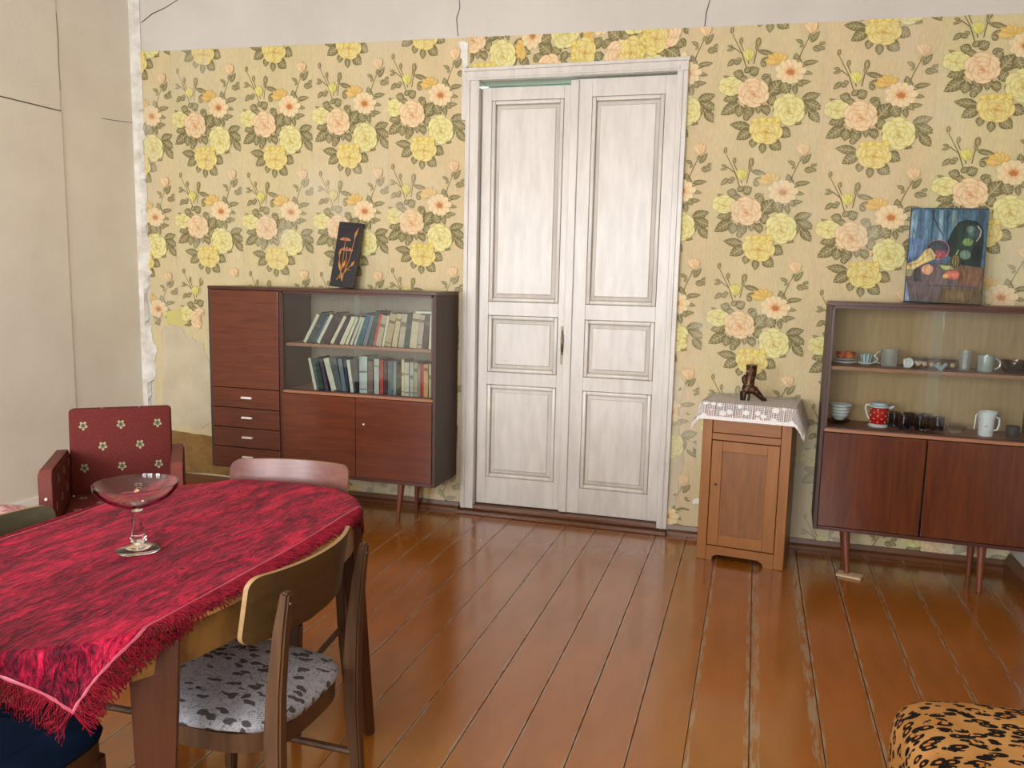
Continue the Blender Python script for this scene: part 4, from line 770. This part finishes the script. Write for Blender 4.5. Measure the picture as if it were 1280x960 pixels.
for s in (-1, 1):
    for q in (-1, 1):   # diamond of veneer on the panel
        g = bmesh.new(); x0, z0, x1, z1 = -.0025, .374+q*.17, s*.115, .374; prism(g, [(x0, z0), (x1-.0025, z1), (x0+.0005*s, z0-q*.003)], .0122, .0131, 'y'); obj('veneer_line', g, M['leg_wood'], dd)
g = bmesh.new(); tube(g, [(-a+.03, .004, .42), (-a+.03, -.006, .42)], .006, 10); obj('lock', g, M['dark_metal'], dd)
g = bmesh.new(); A = w-.051; prism(g, [(-A, .0), (-A, .08), (A, .08), (A, .0), (A-.05, .0), (A-.055, .02), (A-.08, .035), (-A+.06, .035), (-A+.035, .022), (-A+.03, .0)][::-1], .003, .028, 'y'); obj('apron', g, M['honey_x'], CU)
# draped cloth helper -------------------------------------------------
def drape_fn(outline, ztop, r=.008, flare=.06):
    O = np.array(outline); N = np.roll(O, -1, 0)-np.roll(O, 1, 0); N = np.stack([N[:, 1], -N[:, 0]], 1); N /= np.linalg.norm(N, axis=1)[:, None]
    def inside(p):
        x, y = p; x1, y1 = O[:, 0], O[:, 1]; x2, y2 = np.roll(x1, -1), np.roll(y1, -1); c = ((y1 > y) != (y2 > y)) & (x < (x2-x1)*(y-y1)/(y2-y1+1e-12)+x1); return c.sum() % 2 == 1
    def f(x, y, lift=0):
        p = np.array([x, y])
        if inside(p): return (x, y, ztop+lift)
        d = np.hypot(O[:, 0]-x, O[:, 1]-y); i = int(d.argmin()); b = O[i]; s_ = d[i]; n = (p-b)/max(s_, 1e-6) if s_ > .004 else N[i]; n = .5*n+.5*N[i] if np.dot(n, N[i]) > 0 else N[i]; n /= np.linalg.norm(n)
        if s_ < r*PI/2: a = s_/r; q = b+n*((r+lift)*math.sin(a)); return (q[0], q[1], ztop-r+(r+lift)*math.cos(a))
        h = s_-r*PI/2; q = b+n*(r+lift+h*flare); return (q[0], q[1], ztop-r-h)
    return f
def rounded_rect(x0, x1, y0, y1, r, n=8, m=30):
    pts = []
    for cx, cy_, a0 in ((x1-r, y0+r, -PI/2), (x1-r, y1-r, 0), (x0+r, y1-r, PI/2), (x0+r, y0+r, PI)):
        for k in range(n+1): a = a0+PI/2*k/n; pts.append((cx+r*math.cos(a), cy_+r*math.sin(a)))
    out = []
    for i in range(len(pts)):
        a, b = pts[i], pts[(i+1) % len(pts)]; L_ = math.hypot(b[0]-a[0], b[1]-a[1]); k = max(1, int(L_/.008))
        out += [(a[0]+(b[0]-a[0])*j/k, a[1]+(b[1]-a[1])*j/k) for j in range(k)]
    return out
# lace doily
fd = drape_fn(rounded_rect(-w-.014, w+.014, -.014, D+.012, .012), H+.003, .006, .34)
bm = bmesh.new(); nx, ny = 76, 62; X0, X1, Y0, Y1 = -w-.135, w+.15, -.105, D+.03
gv = []
for j in range(ny+1):
    row = []
    for i in range(nx+1):
        x, y = X0+(X1-X0)*i/nx, Y0+(Y1-Y0)*j/ny; p = fd(x, y); wv = .004*math.sin(x*60)*max(0, (H-p[2])/.1); row.append(bm.verts.new((p[0], p[1]-abs(wv), p[2])))
    gv.append(row)
uv = bm.loops.layers.uv.new('UVMap')
for j in range(ny):
    for i in range(nx):
        f_ = bm.faces.new((gv[j][i], gv[j][i+1], gv[j+1][i+1], gv[j+1][i]))
        for l, (a, b) in zip(f_.loops, ((i, j), (i+1, j), (i+1, j+1), (i, j+1))): l[uv].uv = (a/nx, b/ny)
m = NT('white_lace', .8, .2); mp = m.map((76, 62, 1), (0, 0, 0), 'UV'); sp_ = m.n('ShaderNodeSeparateXYZ'); m.link(mp, sp_.inputs[0]); u_, v_ = sp_.outputs[0], sp_.outputs[1]
grid = m.m('MULTIPLY', m.m('GREATER_THAN', m.m('FRACT', u_), .3), m.m('GREATER_THAN', m.m('FRACT', m.m('MULTIPLY', v_, 1.3)), .3))
bd = m.m('MINIMUM', m.m('MINIMUM', v_, m.m('SUBTRACT', 62, v_)), m.m('MINIMUM', u_, m.m('SUBTRACT', 76, u_)))
vo = m.n('ShaderNodeTexVoronoi'); vo.inputs['Scale'].default_value = .22; vo.inputs['Randomness'].default_value = .55; m.link(mp, vo.inputs['Vector']); lobe = m.m('LESS_THAN', m.m('ADD', vo.outputs['Distance'], m.m('MULTIPLY', m.noise(mp, .9, 2), .25)), .5)
band = m.m('MULTIPLY', m.m('GREATER_THAN', bd, 2.2), m.m('LESS_THAN', bd, 15)); motif_ = m.m('MULTIPLY', band, lobe); hem = m.m('LESS_THAN', bd, 2.2); inner = m.m('GREATER_THAN', bd, 15)
hole = m.m('MULTIPLY', m.m('MULTIPLY', grid, m.m('SUBTRACT', 1, motif_)), m.m('SUBTRACT', 1, hem)); hole = m.m('MULTIPLY', hole, m.m('SUBTRACT', 1, m.m('MULTIPLY', inner, .55)))
m.link(m.m('SUBTRACT', 1, hole), m.p.inputs['Alpha']); o = obj('lace_doily', bm, m.base(m.ramp(m.noise(mp, 1.2, 2), [(.3, col(212, 206, 204)), (.7, col(236, 232, 230))])), None, 'all'); o.location = CU.location; o.rotation_euler = CU.rotation_euler
tag(o, 'white lace cloth draped over the top of the small wooden cupboard', 'doily')
# boot figurine
bt = thing('boot_figurine', 'dark bronze boot-shaped figurine on the lace-covered cupboard', 'figurine', (.0, 4.475, H+.0036), math.radians(-5)); br = NT('dark_bronze', .35, .5, .55); n = br.noise(br.map(), 60, 4); br.bump(n, .6, .003); brm = br.base(br.ramp(n, [(.4, col(44, 24, 16)), (.6, col(96, 62, 36)), (.72, col(190, 160, 110))]))
g = bmesh.new(); tube(g, [(.0, 0, .19), (.0, 0, .188), (.0, 0, .15), (-.006, 0, .11), (-.012, 0, .075), (-.016, 0, .052)], [.027, .029, .027, .026, .03, .03], 18); obj('shaft', g, brm, bt, True)
g = bmesh.new(); tube(g, [(.0, 0, .188), (0, 0, .192)], [.03, .03], 18); obj('rim', g, brm, bt, True)
g = bmesh.new(); tube(g, [(-.034, 0, .05), (-.02, 0, .056), (.0, 0, .062), (.022, 0, .055), (.046, 0, .032), (.068, 0, .012), (.086, 0, .009)], [.018, .027, .027, .023, .017, .012, .006], 16); obj('toe', g, brm, bt, True)
g = bmesh.new(); tube(g, [(-.03, 0, .0), (-.03, 0, .036), (-.028, 0, .045)], [.02, .024, .022], 14); obj('heel', g, M['dark_metal'], bt, True); g = bmesh.new(); tube(g, [(-.016, -.002, .0), (-.012, -.002, .035)], .016, 12); obj('heel_block', g, M['brass'], bt, True)
g = bmesh.new(); tube(g, [(-.028, -.006, .135), (-.034, -.01, .12), (-.032, -.012, .1), (-.024, -.014, .085)], [.008, .014, .013, .008], 12); obj('scroll', g, brm, bt, True)
g = bmesh.new(); tube(g, [(.026*math.cos(a)-.008, .03*math.sin(a), .088+.006*math.cos(a)) for a in np.linspace(0, 2*PI, 21)], .0045, 8, False); obj('strap', g, M['brass'], bt, True)
# ------------------------------------------------------------------ table
TC = (-1.5, 1.775); TA, TB, TN = .415, .655, 2.6
def sup(a, k=1.0, off=0):
    c, s_ = math.cos(a), math.sin(a); return ((TA*k+off)*math.copysign(abs(c)**(2/TN), c), (TB*k+off)*math.copysign(abs(s_)**(2/TN), s_))
def suplist(n, off=0): return [sup(2*PI*i/n, 1, off) for i in range(n)]
TBL = thing('dining_table', 'oval wooden dining table with splayed board legs under the red velvet cloth', 'table', (TC[0], TC[1], 0))
g = bmesh.new(); prism(g, suplist(120), .74, .76); bmesh.ops.bevel(g, geom=[e for e in g.edges if abs(e.verts[0].co.z-e.verts[1].co.z) < 1e-6], offset=.004, segments=2, affect='EDGES'); obj('tabletop', g, M['table_top'], TBL, True)
g = bmesh.new(); o1, o2 = suplist(120, -.004), suplist(120, -.022); V4 = [[g.verts.new((x, y, z)) for x, y in o] for o, z in ((o1, .655), (o1, .7395), (o2, .7395), (o2, .655))]
for k in range(4):
    A, Q = V4[k], V4[(k+1) % 4]
    for i in range(120): j = (i+1) % 120; g.faces.new((A[i], A[j], Q[j], Q[i]))
bmesh.ops.recalc_face_normals(g, faces=g.faces); obj('apron', g, M['table'], TBL, True)
for sx_, sy_ in ((1, -1), (1, 1), (-1, 1), (-1, -1)):
    a = math.atan2(sy_*.72, sx_*.62); px_, py_ = .352*sx_, .47*sy_; ux, uy = -sy_*.5*sx_*sx_, sx_*.86*1.0; n_ = math.hypot(ux, uy)
    tdir = Vector((-sy_*.80, sx_*.60, 0)).normalized()   # tangent of the outline at the leg
    rad = Vector((sx_*.5, sy_*.85, 0)).normalized()
    g = bmesh.new(); foot = Vector((px_, py_, 0))+rad*.02; top = Vector((px_-rad.x*.05, py_-rad.y*.05, .739))
    sweep_rect(g, [foot, foot.lerp(top, .5), top], [.05, .075, .105], [.03, .034, .04], tdir, .004); obj('leg', g, M['table_leg'], TBL)
# tablecloth
OUT = [(x+TC[0], y+TC[1]) for x, y in suplist(600, .001)]; fc = drape_fn(OUT, .7635, .010, .05)
cx0, cx1, cy0, cy1 = -1.9, -1.152, 1.075, 2.46
def cl(u, v):  # slight skew of the near hem
    x = cx0+(cx1-cx0)*u; y = cy0+(cy1-cy0)*v; return x-.006*math.sin(v*9), y+.02*(1-v)*u
def wr_(x, y): return .0012*(1+math.sin(x*23+y*7+2*math.sin(y*5)))+.0010*(1+math.sin(x*51-y*13))
bm = bmesh.new(); nx, ny = 96, 170; gv = [[None]*(nx+1) for _ in range(ny+1)]
for j in range(ny+1):
    for i in range(nx+1):
        x, y = cl(i/nx, j/ny); gv[j][i] = bm.verts.new(fc(x, y, wr_(x, y)))
for j in range(ny):
    for i in range(nx): bm.faces.new((gv[j][i], gv[j][i+1], gv[j+1][i+1], gv[j+1][i]))
CL = obj('tablecloth', bm, M['velvet'], None, 'all'); tag(CL, 'crimson crushed-velvet tablecloth with fringe spread over the oval table', 'tablecloth')
def hem(k):  # k in 0..4 around the cloth -> flat point and outward direction
    s_ = int(k) % 4; t = k-int(k)
    return {0: (cl(t, 0), (0, -1)), 1: (cl(1, t), (1, 0)), 2: (cl(1-t, 1), (0, 1)), 3: (cl(0, 1-t), (-1, 0))}[s_]
bm = bmesh.new()
for s_ in range(4):
    n = 60 if s_ % 2 == 0 else 120; prev = None
    for i in range(n+1):
        t = min(i/n, .9999); (x, y), (dx, dy) = hem(s_+t); q = [bm.verts.new(fc(x+dx*e, y+dy*e, wr_(x, y)+l)) for e, l in ((-.0055, .0012), (-.0028, .0024), (.001, .0018))]
        if prev: [bm.faces.new((prev[a], q[a], q[a+1], prev[a+1])) for a in (0, 1)]
        prev = q
bmesh.ops.recalc_face_normals(bm, faces=bm.faces); obj('ribbon', bm, M['ribbon'], CL, 'all')['label'] = 'pale rose ribbon border'
V = []; Fc = []
def strand(x, y, dx, dy, L_):
    ang = random.gauss(0, .2); ddx, ddy = dx*math.cos(ang)-dy*math.sin(ang), dx*math.sin(ang)+dy*math.cos(ang); cu = random.gauss(0, .006); b0 = len(V); n = 5; r = .0015
    for k in range(n+1):
        f = k/n; px_, py_ = x+ddx*L_*f-ddy*cu*math.sin(f*PI*1.3), y+ddy*L_*f+ddx*cu*math.sin(f*PI*1.3); p = fc(px_, py_, .0018+random.uniform(0, .004)*(f > 0))
        for a in range(3): V.append((p[0]-ddy*r*math.cos(a*2.094)*.9, p[1]+ddx*r*math.cos(a*2.094), p[2]+r*math.sin(a*2.094)+.0004))
    for k in range(n):
        for a in range(3): b = b0+3*k; Fc.append((b+a, b+(a+1) % 3, b+3+(a+1) % 3, b+3+a))
for s_ in range(4):
    Ls = .77 if s_ % 2 == 0 else 1.385; n = int(Ls/.0013)
    for i in range(n):
        (x, y), (dx, dy) = hem(s_+min(.9999, (i+random.random())/n)); strand(x, y, dx, dy, random.uniform(.046, .07))
me = bpy.data.meshes.new('fringe'); me.from_pydata(V, [], Fc); me.materials.append(M['fringe']); me.shade_smooth(); fr = bpy.data.objects.new('fringe', me); C.objects.link(fr); fr.parent = CL; fr['kind'] = 'stuff'; fr['label'] = 'deep red thread fringe'
# glass compote
GCS = .88
GC = thing('compote', 'clear pink-tinged glass compote on a tall faceted stem standing on the red tablecloth', 'compote', (-1.505, 1.683, .7675))
g = bmesh.new(); lathe(g, [(0, 0), (.060, 0), (.0615, .003), (.058, .006), (.03, .012), (.012, .018), (.0, .018)], 48); obj('foot', g, M['glass'], GC, True)
g = bmesh.new(); lathe(g, [(0, .0182), (.012, .0182), (.017, .024), (.023, .03), (.023, .038), (.020, .041)], 24); lathe(g, [(.021, .041), (.0195, .06), (.0165, .09), (.0135, .112), (.014, .12), (.022, .128), (0, .128)], 10); obj('stem', g, M['glass'], GC, True)
g = bmesh.new(); lathe(g, [(0, .1285), (.02, .1285), (.036, .134), (.07, .148), (.100, .168), (.116, .19), (.1175, .203), (.115, .2035), (.112, .191), (.096, .172), (.068, .153), (.036, .140), (.0, .137)], 64); obj('bowl', g, M['glass_pink'], GC, True)
GC.scale = (GCS,)*3
# ------------------------------------------------------------------ chairs
def chair(label, loc, rotz, back, seatm, cush, backz=.82):
    """front of the seat towards -y, back posts at +y"""
    t = thing('dining_chair', label, 'chair', loc, rotz, 'dining chairs around the oval table')
    # seat frame ring (bentwood, D-shaped)
    def ring(off, n=64):
        o = []
        for i in range(n):
            a = 2*PI*i/n; c, s_ = math.cos(a), math.sin(a); e = 3.6; rx, ry = .20+off, .205+off
            o.append((rx*math.copysign(abs(c)**(2/e), c)*(1-.10*s_), ry*math.copysign(abs(s_)**(2/e), s_)))
        return o
    g = bmesh.new(); o1, o2 = ring(0), ring(-.03); V4 = [[g.verts.new((x, y, z)) for x, y in o] for o, z in ((o1, .385), (o1, .432), (o2, .432), (o2, .385))]
    for k in range(4):
        A, Q = V4[k], V4[(k+1) % 4]
        for i in range(64): j = (i+1) % 64; g.faces.new((A[i], A[j], Q[j], Q[i]))
    bmesh.ops.recalc_face_normals(g, faces=g.faces); obj('seat_frame', g, M['walnut'], t, True)
    g = bmesh.new(); N_ = 64; layers = [(-.012, .433), (.004, .438), (.008, .447), (.0, .459), (-.03, .467), (-.09, .471)]; R = [[g.verts.new((x, y, z+(.003*math.sin(i*.8+z*300)))) for i, (x, y) in enumerate(ring(o))] for o, z in layers]
    for A, Q in zip(R, R[1:]):
        for i in range(N_): j = (i+1) % N_; g.faces.new((A[i], A[j], Q[j], Q[i]))
    g.faces.new(R[-1]); g.faces.new(R[0][::-1]); bmesh.ops.recalc_face_normals(g, faces=g.faces); obj('seat_cushion', g, seatm, t, 'all')
    for s_ in (-1, 1):   # rear legs run up into the back posts
        g = bmesh.new(); x = .178*s_; pts = [(x*1.0, .25, 0), (x, .225, .15), (x, .212, .32), (x, .21, .43), (x*1.0, .216, .55), (x, .232, .70), (x, .248, backz-.034)]
        sweep_rect(g, pts, [.026, .03, .034, .034, .032, .028, .024], [.026, .032, .042, .046, .04, .032, .022], (1, 0, 0), .005); lg = obj('leg', g, M['walnut'], t, True)
        g = bmesh.new(); tube(g, [(x, .251, backz-.06), (x, .259, backz-.06)], .0045, 8); obj('screw', g, M['brass'], lg)
        g = bmesh.new(); sweep_rect(g, [(.17*s_, -.185, 0), (.165*s_, -.165, .384)], [.026, .036], [.026, .036], (1, 0, 0), .004); obj('leg', g, M['walnut'], t)
    for s_ in (-1, 1): g = bmesh.new(); tube(g, [(.168*s_, -.158, .2), (.172*s_, .21, .2)], .01, 8); obj('stretcher', g, M['walnut'], t, True)
    # curved ply back board
    g = bmesh.new(); nx_, nz_ = 44, 8; hw = .22; z0, z1 = backz-.165, backz; G_ = []
    for (sgn, off) in ((0, 0), (1, .012)):
        S_ = []
        for i in range(nx_+1):
            u = -math.cos(PI*i/nx_); x = hw*u; base = .24-.056*abs(u)**2.2-.004
            colm = []
            for k in range(nz_+1):
                f = k/nz_; e = .028; cut = 0; edge = hw-abs(x)
                if edge < e: cut = e-math.sqrt(max(0, e*e-(e-edge)**2))
                z = z0+cut+(z1-z0-2*cut)*f; lean = .17*(z-z1)
                colm.append(g.verts.new((x, base+lean-off+.002, z)))
            S_.append(colm)
        G_.append(S_)
    for i in range(nx_):
        for k in range(nz_):
            for S_ in G_: g.faces.new((S_[i][k], S_[i+1][k], S_[i+1][k+1], S_[i][k+1]))
    A, Q = G_
    for i in range(nx_):
        for k in (0, nz_): f_ = g.faces.new((A[i][k], A[i+1][k], Q[i+1][k], Q[i][k])); f_.material_index = 1
    for k in range(nz_):
        for i in (0, nx_): f_ = g.faces.new((A[i][k], A[i][k+1], Q[i][k+1], Q[i][k])); f_.material_index = 1
    bmesh.ops.recalc_face_normals(g, faces=g.faces); obj('backrest', g, [back, M['back_pale']], t, True)
    return t
chair('brown bent-ply dining chair with grey floral seat, nearest on the right side of the table', (-1.2, 1.695, 0), math.radians(-91.5), M['back_ply'], M['floral'], 1, .828)
chair('dining chair with rosy plywood back tucked in at the far end of the table', (-1.53, 2.31, 0), math.radians(8), M['back_rose'], M['floral'], 1)
chair('dining chair with olive-brown back on the left side of the table', (-1.80, 1.665, 0), math.radians(93), M['back_olive'], M['floral'], 1, .79)
chair('dining chair with navy seat pushed under the near end of the table', (-1.56, 1.23, 0), math.radians(180), M['back_ply'], M['navy'], 1)
# ------------------------------------------------------------------ armchair
AC = thing('armchair', 'small low armchair in dull red cloth with woven leaf sprigs in the left corner', 'armchair', (-2.971, 3.231, 0), math.radians(38.3))
w = .291; d = .49
bk = obj('backrest', B(-.232, .232, -.045, .045, 0, .43, .018), M['arm_cloth'], AC, True); bk.location = (0, .055, .37); bk.rotation_euler = (math.radians(-7), 0, 0)
obj('seat', B(-.228, .228, -d+.03, .03, .25, .385, .03, seg=3), M['arm_cloth_seat'], AC, True)
for s in (-1, 1):
    g = bmesh.new(); x0, x1 = sorted((s*w, s*(w-.06))); prism(g, [(.1, .2), (.1, .56), (.03, .602), (-d+.02, .618), (-d, .60), (-d, .2)], x0, x1, 'x'); bmesh.ops.bevel(g, geom=list(g.edges), offset=.01, segments=2, affect='EDGES')
    a = obj('arm', g, M['arm_cloth_side'], AC, True)
    g = bmesh.new(); xm = (x0+x1)/2; sweep_rect(g, [(xm, .08, .572), (xm, .03, .605), (xm, -d+.02, .621), (xm, -d-.002, .60), (xm, -d-.003, .22)], .05, .006, (1, 0, 0), .002); obj('welt', g, M['arm_trim'], a, True)
    g = bmesh.new(); bmesh.ops.create_uvsphere(g, u_segments=10, v_segments=6, radius=.007); bmesh.ops.translate(g, verts=g.verts, vec=(xm, -d-.006, .5)); obj('stud', g, M['ivory'], a, True)
    for y in (-d+.05, .06): g = bmesh.new(); tube(g, [(s*(w-.04), y, 0), (s*(w-.04), y, .201)], [.014, .02], 10); obj('leg', g, M['leg_wood'], AC, True)
obj('front_rail', B(-.229, .229, -d+.0, -d+.029, .2, .30, .006), M['arm_cloth'], AC)
# ------------------------------------------------------------------ pink pouffe at the far left edge
m = NT('pink_floral_cloth', .85, .2); n = m.noise(m.map(), 30, 3, .6, 1); pm = m.base(m.ramp(n, [(.4, col(188, 120, 132)), (.52, col(214, 176, 176)), (.66, col(220, 196, 190))]))
g = bmesh.new(); lathe(g, [(0, 0), (.14, 0), (.15, .03), (.15, .45), (.0, .45)], 36); t = thing('pouffe', 'round pouffe with a pink floral cushion at the far left edge behind the table', 'pouffe', (-2.76, 2.33, 0)); obj('drum', g, M['arm_trim'], t, True)
g = bmesh.new(); lathe(g, [(0, .451), (.14, .451), (.165, .47), (.16, .51), (.12, .55), (0, .57)], 36); obj('cushion', g, pm, t, 'all')
# ------------------------------------------------------------------ leopard-print armchair at lower right
LP = thing('armchair', 'armchair under a leopard-print plush throw at the lower right corner', 'armchair', (.445, 1.935, 0), math.radians(4))
def superbox(g, x0, x1, y0, y1, z0, z1, e=6, n=48, mz=20):
    cx_, cy_, cz = (x0+x1)/2, (y0+y1)/2, (z0+z1)/2; sg = lambda v, p: math.copysign(abs(v)**p, v); R = []
    for j in range(1, mz):
        ph = -PI/2+PI*j/mz; R.append([g.verts.new((cx_+(x1-x0)/2*sg(math.cos(ph), 2/e)*sg(math.cos(2*PI*i/n), 2/e), cy_+(y1-y0)/2*sg(math.cos(ph), 2/e)*sg(math.sin(2*PI*i/n), 2/e), cz+(z1-z0)/2*sg(math.sin(ph), 2/e))) for i in range(n)])
    for A, Q in zip(R, R[1:]):
        for i in range(n): j = (i+1) % n; g.faces.new((A[i], A[j], Q[j], Q[i]))
    g.faces.new(R[0][::-1]); g.faces.new(R[-1]); bmesh.ops.recalc_face_normals(g, faces=g.faces)
g = bmesh.new(); superbox(g, -.06, .78, -.22, .2, .06, .50, 7, 96, 48); o = obj('backrest', g, M['leopard'], LP, 'all'); o['label'] = 'leopard-print plush throw over the backrest'
g = bmesh.new(); superbox(g, -.05, .77, -.72, -.215, .06, .36, 7, 64, 24); obj('seat', g, M['leopard'], LP, 'all')
for x in (.0, .72):
    for y in (-.66, .12): g = bmesh.new(); tube(g, [(x, y, 0), (x, y, .08)], [.018, .024], 10); obj('leg', g, M['leg_wood'], LP, True)
# ------------------------------------------------------------------ ceiling lamp above the table (its bulbs warm the wall)
CLm = thing('ceiling_lamp', 'hanging lamp with warm bulb above the dining table', 'lamp', (-1.75, 1.9, 2.72))
g = bmesh.new(); tube(g, [(0, 0, .08), (0, 0, .679)], .006, 8); obj('rod', g, M['brass'], CLm); g = bmesh.new(); lathe(g, [(.03, .09), (.05, .07), (.14, .0), (.142, .002), (.05, .075), (.03, .094)], 32); obj('shade', g, M['white'], CLm, True)
g = bmesh.new(); bmesh.ops.create_uvsphere(g, u_segments=16, v_segments=10, radius=.035); m = NT('warm_bulb'); m.p.inputs['Emission Color'].default_value = (1, .72, .42, 1); m.p.inputs['Emission Strength'].default_value = 160; obj('bulb', g, m.base((1, .9, .8, 1)), CLm, True)
